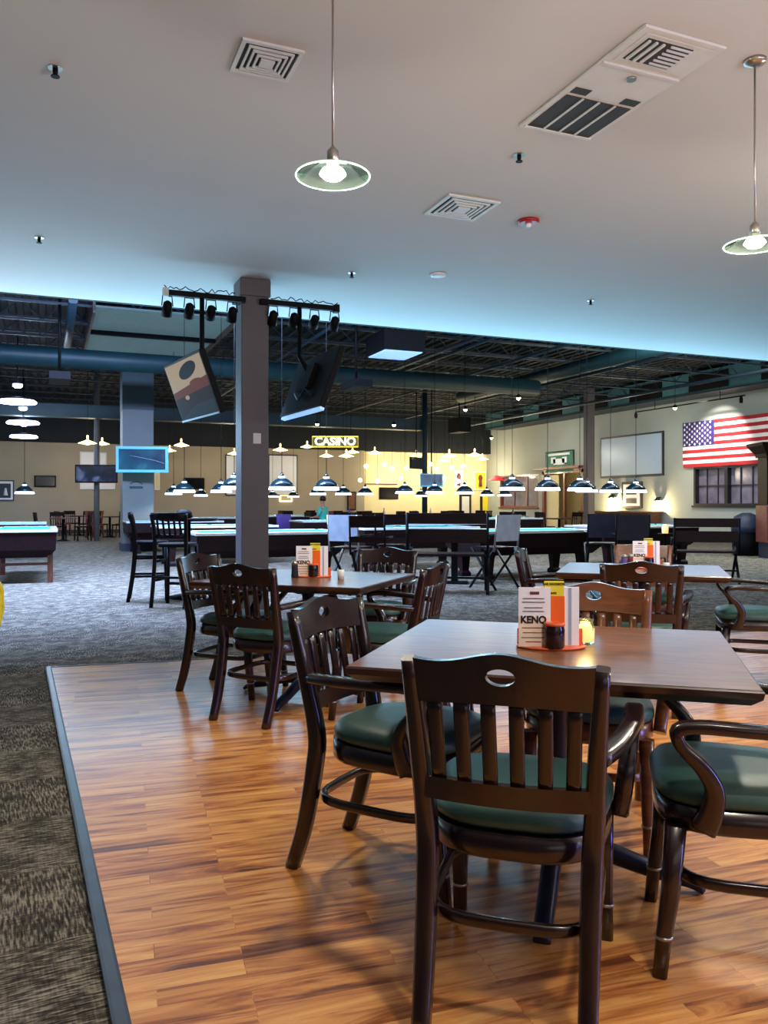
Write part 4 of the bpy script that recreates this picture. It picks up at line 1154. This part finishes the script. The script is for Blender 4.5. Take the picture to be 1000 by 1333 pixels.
mb = MB(); mb.tube([(13.75, 12.5, 5.05), (13.75, 26, 5.05)], .2, 16); tag(mb.obj('air_duct', M['duct']), 'long round teal air duct running away from us right of centre', 'duct')
mb = MB(); mb.tube([(LX+.1, 19.3, 4.45), (12.6, 19.3, 4.45)], .22, 16); tag(mb.obj('air_duct', M['duct']), 'large round teal air duct crossing the hall behind the column', 'duct')
mb = MB(); mb.b2((LX+.1, 27.3, 3.95), (12.9, 27.8, 4.35)); tag(mb.obj('air_duct', M['duct']), 'far rectangular teal air duct above the beige wall', 'duct')
# right wall ductwork: box run with recessed dark panels
o = empty('wall_duct', (RX-1.0, 24, 4.9), 0, 'boxy teal ductwork along the top of the right wall with dark grilles', 'duct')
MB().b2((0, -11, 0), (.95, 11, .7)).obj('duct_body', mat('wall_duct_teal', (50, 92, 96), .6), o)
for k in range(7):
    yy = -10.4+k*3.0; MB().b2((-.03, yy, .06), (0, yy+1.7, .6)).obj('grille', M['black'], o)
MB().b2((-.06, -11, -.05), (.95, 11, 0)).obj('ledge', M['joist'], o)
conduit(17.5, 4.75, 12, 33, .1, M['joist'], 'conduit running beside the right wall ductwork')
# skylight well
sx0, sx1, sy0, sy1 = .9, 3.7, 17.2, 22.2
o = struct(empty('ceiling_skylight', (0, 0, 0)))
mb = MB(); mb.b2((sx0-.05, sy0, 5.05), (sx0, sy1, ROOF-.02)); mb.b2((sx1, sy0, 5.05), (sx1+.05, sy1, ROOF-.02)); mb.obj('well_side', M['wellwood'], o)
mb = MB(); mb.b2((sx0, sy1, 5.05), (sx1, sy1+.05, ROOF-.02)); mb.b2((sx0-.1, sy1+.05, 5.0), (sx1+.1, sy1+.12, 5.1)); mb.b2((sx0, (sy0+sy1)/2-.3, 5.05), (sx1, (sy0+sy1)/2-.2, 5.15)); mb.obj('well_end', M['black'], o)
MB().b2((sx0, sy0, 5.16), (sx1, sy1, 5.2)).obj('diffuser', M['sky'], o)
# boxes on ceiling
def hang_box(px0, py0, px1, py1, D, label, glow=False, dep=.9):
    x, y = PD((px0+px1)/2, D); w = (px1-px0)/F*D; z1, z0 = zat(py0, D), zat(py1, D)
    o = empty('ceiling_box', (x, y, z0), 0, label, 'light box' if glow else 'speaker')
    MB().b2((-w/2, 0, 0), (w/2, dep, z1-z0)).obj('housing', M['black'], o)
    if glow: MB().b2((-w/2+.04, .04, -.02), (w/2-.04, dep-.04, 0)).obj('glow_panel', M['unit_glow'], o)
    MB().tube([(0, dep/2, z1-z0), (0, dep/2, max(z1-z0+.1, ROOF-z0))], .03, 6).obj('hanger', M['black'], o)
hang_box(498, 430, 556, 456, 16.5, 'square black ceiling light box with glowing underside', True, 1.0)
hang_box(462, 493, 486, 503, 16.5, 'flat black box hanging right of the dark television')
hang_box(65, 483, 91, 493, 15.8, 'flat black box hanging at the upper left of the hall')
hang_box(597, 543, 614, 562, 30, 'small black speaker box near the corner of the right wall')

# ---------------------------------------------------------------- lighting rig on taupe column
def rig(px0, px1, py0, label, sgn):
    V = 9.24; a = onY(px0, 0, V)[0]; b = onY(px1, 0, V)[0]; z = 3.58
    o = empty('lighting_bar', ((a+b)/2, V, z), 0, label, 'light rig'); h = abs(b-a)/2
    MB().b2((-h, -.03, -.03), (h, .03, .03)).obj('bar', M['black'], o)
    MB().b2((-sgn*h-.12*sgn, -.03, -.03), (-sgn*h, .16, .03)).obj('clamp', M['black'], o)
    MB().b2((sgn*h*.97-.03, -.045, -.045), (sgn*h*.97+.03, .045, .045)).obj('end_cap', M['vent'] if sgn < 0 else M['black'], o)
    for k in range(4):
        x = -h*.92+k*h*1.84/3
        rot = Matrix.Rotation(R(35+k*9 % 20), 4, 'X').to_3x3()
        mb = MB(); mb.lathe([(.02, .08), (.045, .06), (.055, -.02), (.06, -.09), (.05, -.09)], (x, 0, -.17), 14, rot=rot); mb.obj('spot_can', M['black'], o)
        mb = MB(); mb.tube([(x-.06, 0, -.15), (x-.05, 0, -.04), (x+.05, 0, -.04), (x+.06, 0, -.15)], .007, 6); mb.obj('yoke', M['black'], o)
    mb = MB(); random.seed(3+sgn)
    pts = [(-h+2*h*i/24, -.02+.03*random.random(), .035+.05*random.random()) for i in range(25)]
    mb.tube(pts, .006, 5); mb.obj('cable', M['black'], o)
    return o, (a+b)/2, z
rigL, rx, rz_ = rig(214, 306, 383, 'black lighting bar with four spots left of the column top', -1)
rigR, rx2, _ = rig(352, 439, 402, 'black lighting bar with four spots right of the column top', 1)
# TVs hanging: left faces -X, right mirrored
def rig_tv(second):
    w, h = 1.28, .70; t = R(20)
    if not second:
        hc = Vector((.71, -1.15)).normalized(); hd = Vector((*W(hc.x, hc.y), 0)); nd = Vector((*W(-.85, -.53), 0)).normalized()
        vd = Vector((-nd.x*math.sin(t), -nd.y*math.sin(t), -math.cos(t)))
        ctr = Vector((*W(-2.63, 9.7), EYE+1.63))+hd*w/2+vd*h/2
        X, Zx = hd, -vd
    else:
        hc = Vector((.6, -1.2)).normalized(); hd = Vector((*W(hc.x, hc.y), 0)); nd = Vector((*W(.894, .447), 0)).normalized()
        up = Vector((nd.x*math.sin(t), nd.y*math.sin(t), math.cos(t)))
        ctr = Vector((*W(-1.2, 9.85), EYE+1.02))+hd*w/2+up*h/2
        X, Zx = -hd, up
    Yx = Zx.cross(X).normalized()
    m = Matrix((X, Yx, Zx)).transposed().to_4x4(); m.translation = ctr
    o = empty('television'); o.matrix_world = m
    return o, w, h, ctr
o, w, h, ctr = rig_tv(False)
tag(o, 'tilted television showing a beige and orange picture, hung left of the taupe column', 'television')
MB().box((0, .035, 0), (w, .07, h)).bevel(.006).obj('bezel', M['black'], o)
def scr(name, rgb, es=.8): return mat(name, (8, 8, 8), .6, emit=rgb, es=es, var=.02, spec=.05)
sb, so, sd, sk, sg = scr('screen_beige', (190, 168, 138), .62), scr('screen_orange', (120, 52, 20), .5), scr('screen_dark_red', (44, 12, 12), .5), scr('screen_navy', (14, 12, 26), .4), scr('screen_slate', (40, 52, 62), .5)
mb = MB(); Wd, Hd = w/2-.03, h/2-.03
def sq(u, v, y): return (u*Wd, y, v*Hd)
ys = -.002
mb.quad([sq(-1, -.0, ys), sq(1, .25, ys), sq(1, 1, ys), sq(-1, 1, ys)], 0)
mb.quad([sq(-1, -.0, ys), sq(-1, -.25, ys), sq(1, -.1, ys), sq(1, .25, ys)], 1)
mb.quad([sq(-1, -.25, ys), sq(-1, -1, ys), sq(.0, -.6, ys), sq(1, -.55, ys), sq(1, -.1, ys)], 2)
mb.quad([sq(-1, -1, ys), sq(1, -1, ys), sq(1, -.55, ys), sq(0, -.6, ys)], 4)
mb.mi = 3; mb._f([mb.bm.verts.new(sq(.15+.5*math.cos(R(a))*1.0, .62+.26*math.sin(R(a))+.1*math.cos(R(a)), ys-.001)) for a in range(0, 360, 20)])
mb.mi = 1; mb._f([mb.bm.verts.new(sq(.4+.35*math.cos(R(a)), .15+.12*math.sin(R(a)), ys-.001)) for a in range(0, 360, 30)])
mb.mi = 0; mb._f([mb.bm.verts.new(sq(-.3+.12*math.cos(R(a)), -.28+.08*math.sin(R(a)), ys-.001)) for a in range(0, 360, 30)])
mb.obj('screen', [sb, so, sd, sk, sg], o, fix=False)
MB().b2((-w/2+.02, -.012, -h/2-.002), (w/2-.02, .0, -h/2+.018)).obj('lower_trim', M['board'], o)
for nm, oo, xx in (('l', o, rx),):
    pass
def tvpole(ctr, xbar, tvobj):
    inv = tvobj.matrix_world.inverted()
    top = Vector((xbar, 9.24, 3.55)); bot = Vector(ctr)+tvobj.matrix_world.to_3x3() @ Vector((0, .09, .1))
    mid_ = Vector((bot.x, bot.y, 3.3))
    MB().tube([inv @ Vector((top.x, top.y, top.z)), inv @ Vector((top.x, top.y, bot.z+.25)), inv @ bot], .028, 8).obj('mounting_pole', M['black'], tvobj)
    MB().box((0, .1, .05), (.35, .06, .3)).obj('mounting_plate', M['black'], tvobj)
bpy.context.view_layer.update()
tvpole(ctr, onY(263, 0, 9.24)[0], o)
o, w, h, ctr = rig_tv(True)
tag(o, 'dark television seen from behind, hung right of the taupe column, blue lower edge', 'television')
MB().box((0, .035, 0), (w, .07, h)).bevel(.006).obj('bezel', M['black'], o)
MB().b2((-w/2+.02, -.004, -h/2+.03), (w/2-.02, .0, h/2-.03)).obj('screen', M['scr_blue'], o)
MB().b2((-w/2+.02, .0, -h/2-.03), (w/2-.02, .05, -h/2)).obj('lit_edge', M['unit_glow'], o)  # glowing strip stands in for blue light on the lower edge
mb = MB(); mb.tube([(-.3, .08, -.2), (-.1, .12, -.1), (.05, .1, -.22), (.3, .09, -.1)], .012, 6); mb.obj('cable', M['joist'], o)
bpy.context.view_layer.update()
tvpole(ctr, onY(390, 0, 9.24)[0], o)

# ================================================================ FAR SEATING AND CLUTTER
def make_far_chair(m):
    mb = MB()
    for s in (-1, 1):
        mb.sweep([(s*.2, -.24, 0), (s*.2, -.2, .45), (s*.21, -.26, .95)], (.04, .04), up=(0, 1, 0)); mb.sweep([(s*.2, .2, 0), (s*.19, .19, .45)], (.04, .04), up=(0, 1, 0))
    mb.box((0, 0, .46), (.44, .44, .05)); mb.box((0, -.25, .88), (.42, .03, .14))
    for k in range(4): mb.box((-.12+.08*k, -.235, .66), (.025, .015, .36))
    o = mb.obj('side_chair', m); tag(o, 'x', 'chair'); return o
fcD = Proto(lambda: make_far_chair(M['bench_wood'])); fcR = Proto(lambda: make_far_chair(M['rust']))
def make_far_table():
    o = empty('square_table'); tag(o, 'x', 'table')
    MB().b2((-.42, -.42, .73), (.42, .42, .77)).obj('tabletop', M['table_edge'], o)
    MB().lathe([(.25, 0), (.05, .06), (.04, .73)], seg=12).obj('pedestal', M['black'], o); return o
ftP = Proto(make_far_table)
fi = 0
FT = [(82, 27.0, 'left of the slim post'), (103, 31.5, 'behind the slim post, further back'), (143, 30.0, 'between the slim post and the square column'),
      (390, 33.0, 'near the beige back wall behind the second lamp row'), (455, 31.5, 'at the left end of the cream wall'), (500, 30.0, 'below the cream wall television'),
      (470, 25.0, 'in the middle distance under the small third-row lamps'), (430, 27.5, 'near the seated person in teal'), (590, 23.5, 'in the middle distance before the yellow-green doorway'),
      (560, 31.0, 'before the cream wall, centre'), (612, 33.0, 'before the cream wall, right end'), (668, 29.0, 'in front of the red-framed window'), (728, 26.5, 'in front of the wood-framed doorway')]
for n, (px, D, wh) in enumerate(FT):
    x, y = PD(px, D); y = min(y, BY-1.3); ftP.put((x, y, 0), R(10*(n % 4)), 'square dark table '+wh)
    for k in range(4):
        if k == 3 and n % 3 == 0: continue
        a = R(90*k+10*(n % 4)+12); r = .62
        P_ = fcR if (n in (1, 2, 4) and k in (0, 2)) else fcD
        cxx, cyy = x+r*math.cos(a), y+r*math.sin(a)
        P_.put((cxx, cyy, 0), a+R(90), ('red-brown' if P_ is fcR else 'dark')+' chair at the square table '+wh, 'chairs at the table '+wh)
# small things on far tables
def bottle(px, D, z, label, m):
    x, y = PD(px, D); y = min(y, BY-1.3); tag(MB().lathe([(.04, 0), (.045, .02), (.045, .16), (.018, .22), (.018, .3)], seg=10).obj('bottle', m, None, (x, y, z)), label, 'bottle')
for i, (px, D, wh, mk) in enumerate(((500, 30.0, 'left of the cream wall television table top', 'chrome'), (560.5, 31.0, 'on the centre table before the cream wall', 'white'), (668, 29, 'on the table by the red-framed window', 'shade'), (455, 31.5, 'on the table at the left end of the cream wall', 'purple'))):
    bottle(px, D, .77, 'small bottle standing '+wh, M[mk])
# purple armchair
x, y = PD(364, 24.5)
o = empty('purple_armchair', (x, y, 0), R(20), 'rounded purple upholstered chair just right of the taupe column', 'chair')
MB().loft([[(a*1.0, b, z) for a, b in outline(.5, .54, -.26, .26)] for z in (.1, .46)]).obj('seat', M['purple'], o)
MB().loft([[(a, b-.22, z) for a, b in outline(.5, .5, -.07, .07)] for z in (.4, .8, .92)]).obj('backrest', M['purple'], o)
MB().lathe([(.2, 0), (.2, .03), (.04, .1)], seg=12).obj('chair_base', M['black'], o)

# seated person with teal shirt
def person():
    x, y = PD(421, 25.5)
    root = empty('person', (x, y, 0), face(-60), 'person in a teal shirt sitting among the far tables', 'person')
    J = [(0, 0, .62, .13), (0, -.01, .78, .12), (0, 0, 1.0, .14), (0, .01, 1.14, .09), (0, .02, 1.2, .05), (0, .03, 1.27, .075), (0, .03, 1.37, .085),
         (-.09, 0, .6, .09), (-.13, .4, .6, .065), (-.13, .42, .2, .045), (-.13, .52, .12, .035),
         (.09, 0, .6, .09), (.13, .4, .6, .065), (.13, .42, .2, .045), (.13, .52, .12, .035),
         (-.18, 0, 1.08, .055), (-.23, .05, .85, .042), (-.15, .28, .8, .032), (-.12, .36, .8, .03),
         (.18, 0, 1.08, .055), (.23, .05, .85, .042), (.15, .28, .8, .032), (.12, .36, .8, .03)]
    E = [(0, 1), (1, 2), (2, 3), (3, 4), (4, 5), (5, 6), (0, 7), (7, 8), (8, 9), (9, 10), (0, 11), (11, 12), (12, 13), (13, 14), (2, 15), (15, 16), (16, 17), (17, 18), (2, 19), (19, 20), (20, 21), (21, 22)]
    def skinned(name, Js, Es, m, fat=0, par=None, rootv=0):
        me = bpy.data.meshes.new(name); me.from_pydata([j[:3] for j in Js], Es, []); me.materials.append(m)
        o = bpy.data.objects.new(name, me); COL.objects.link(o); o.parent = par
        md = o.modifiers.new('skin', 'SKIN'); o.modifiers.new('sub', 'SUBSURF').levels = 2; o.modifiers['sub'].render_levels = 2
        for v, j in zip(me.skin_vertices[0].data, Js): v.radius = (j[3]+fat, (j[3]+fat)*.85)
        me.skin_vertices[0].data[rootv].use_root = True
        return o
    nJ = list(J); nE = list(E)
    for (w, s) in ((18, -1), (22, 1)):
        bx_, by_, bz_, _ = J[w]
        for k in range(4):
            i0 = len(nJ); nJ += [(bx_+s*(-.03+.02*k), by_+.05, bz_, .009), (bx_+s*(-.03+.02*k), by_+.085-.006*abs(k-1.5), bz_-.02, .008)]
            nE += [(w, i0), (i0, i0+1)]
        i0 = len(nJ); nJ.append((bx_-s*.05, by_+.03, bz_-.01, .009)); nE.append((w, i0))
    b = skinned('body', nJ, nE, M['skin'], 0, root)
    sh = [J[i] for i in (0, 1, 2, 3, 15, 16, 19, 20)]
    skinned('shirt', [(a, b_, c, r) for a, b_, c, r in sh], [(0, 1), (1, 2), (2, 3), (2, 4), (4, 5), (2, 6), (6, 7)], M['teal_shirt'], .022, root)
    pn = [J[i] for i in (0, 7, 8, 9, 11, 12, 13)]
    skinned('trousers', pn, [(0, 1), (1, 2), (2, 3), (0, 4), (4, 5), (5, 6)], M['denim'], .014, root)
    mb = MB(); mb.lathe([(.09, -.02), (.1, .05), (.085, .1), (.03, .135)], (0, .015, 1.345), 16); mb.obj('hair', M['hair'], root)
    mb = MB()
    for s in (-1, 1): mb.lathe([(.008, -.008), (.012, 0), (.008, .008)], (s*.03, .112, 1.36), 8)
    mb.obj('eye', M['ink'], root)
    MB().lathe([(.012, 0), (.006, .03)], (0, .118, 1.325), 8).obj('nose', M['skin'], root)
    for s in (-1, 1): MB().sweep([(s*.13, .42, .04), (s*.13, .6, .035)], (.09, .07)).obj('shoe', M['black'], root)
    st = empty('round_stool', (x, y, 0), 0, 'round stool under the seated person in teal', 'stool')
    MB().lathe([(.18, .47), (.19, .5), (.18, .53)], seg=18).obj('seat', M['black'], st)
    MB().lathe([(.2, 0), (.19, .02), (.03, .05), (.03, .47)], seg=14).obj('pedestal', M['black'], st)
person()

# ================================================================ LIGHTS
WARM = (1, .86, .62); COLD = (.62, .78, 1.0); CYAN = (.42, .80, 1.0)
for x, y in [p[0] for p in PEND]+[(1.23, .6), (3.84, .6), (6.45, 3.58), (6.45, .6), (3.84, -2.4)]:
    light('POINT', 'pendant_light', (x, y, CEIL-1.18), 100, (1, .92, .76), .09)
for L in LIGHTS:
    if L[0] == 'warm': light('POINT', 'wall_lamp_light', L[1:4], L[4], (1, .78, .38), .05)
    elif L[0] == 'cold': light('POINT', 'high_bay_light', L[1:4], L[4], COLD, .3)
    else: light('SPOT', 'pool_lamp_light', (L[0], L[1], L[2]+.05), 90, (.86, .93, 1.0), .06, spot_size=R(150), spot_blend=.4)
# unseen area lights added to cast a blue up-glow onto the dining ceiling
light('AREA', 'hall_upglow_fill', (7.0, 12.6, 2.3), 600, (.32, .68, 1.0), (14, 2.0), (R(180+28), 0, 0))
light('AREA', 'hall_upglow_fill', (-4.0, 12.6, 2.3), 340, (.62, .84, 1), (9, 2.0), (R(180+28), 0, 0))
# unseen area lights added to brighten the hall (behind the soffit)
light('AREA', 'hall_overhead_fill', (.5, 12.4, 5.3), 3800, (.40, .57, 1.0), (6, 1.2), (R(14), 0, 0))
light('AREA', 'hall_overhead_fill', (8.0, 12.4, 5.3), 260, COLD, (8, 1.0), (R(18), 0, 0))
light('AREA', 'hall_overhead_fill', (15.5, 12.4, 5.3), 1300, (.86, .95, .95), (8, 1.0), (R(30), 0, R(-40)))
# warm wash by the cream wall
for x in (15.2, 17.5, 19.6): light('POINT', 'cream_wall_light', (x, BY-1.6, 2.7), 190, (1, .86, .58), .15)
for x, e_ in ((-4, 40), (1.5, 80), (7, 110), (11, 120)): light('POINT', 'back_wall_light', (x, BY-2.8, 2.8), e_, (1, .84, .62), .15)
for z_, y_ in ((3.9, 29.5), (3.9, 23.0)): light('POINT', 'right_wall_fill', (RX-2.4, y_, 3.4), 150, (.95, .95, .85), .15)  # unseen point lights added to brighten the right wall
# flag spot
s_ = light('SPOT', 'flag_spot', (RX-1.6, 20.6, 4.75), 720, (1, .92, .84), .05, spot_size=R(75), spot_blend=.6)
s_.rotation_euler = (Vector((RX, 20.9, 3.2))-Vector((RX-1.6, 20.6, 4.75))).to_track_quat('-Z', 'Y').to_euler()
x, y, z = SPL[4]; light('POINT', 'spot_lamp_light', (x-.2, y, z-.2), 20, (1, .95, .9), .05)
light('POINT', 'beyond_light', (RX+1.2, onX(733, 650, RX)[1], 2.2), 70, (1, .8, .4), .1)
light('POINT', 'beyond_light', (RX+1.3, onX(940, 650, RX)[1], 2.4), 14, (1, .8, .7), .1)
# candle
light('POINT', 'candle_light', (cdx, cdy, .772+.12), 1.2, (1, .7, .3), .02)
# unseen area lights added behind the camera: soft fill and blue side tint
light('AREA', 'front_fill', (3.0, -4.4, 2.5), 30, (1, .93, .86), (8, 1.6), (R(82), 0, 0))
light('AREA', 'side_blue_fill', (6.0, -1.8, 1.3), 170, (.26, .30, 1.0), (.6, 2.4), (R(90), 0, R(60)))

w_ = bpy.data.worlds.new('world'); sc.world = w_; w_.use_nodes = True
w_.node_tree.nodes['Background'].inputs[0].default_value = (.5, .6, .8, 1); w_.node_tree.nodes['Background'].inputs[1].default_value = .03

# ================================================================ CAMERA
cam = bpy.data.cameras.new('camera'); co = bpy.data.objects.new('camera', cam); COL.objects.link(co)
co.location = (0, 0, EYE); co.rotation_euler = (R(90), 0, -TH)
cam.sensor_fit = 'HORIZONTAL'; cam.sensor_width = 36; cam.lens = 36*F/1000; cam.shift_y = -.0115; cam.clip_start = .05; cam.clip_end = 200
sc.camera = co
sc.view_settings.view_transform = 'Standard'; sc.view_settings.look = 'None'; sc.view_settings.gamma = 1
sc.view_settings.use_curve_mapping = False; sc.view_settings.exposure = 0.0
try:
    sc.cycles.use_denoising = True; sc.cycles.denoiser = 'OPENIMAGEDENOISE'
    sc.cycles.sample_clamp_indirect = 6; sc.cycles.max_bounces = 8
except Exception: pass
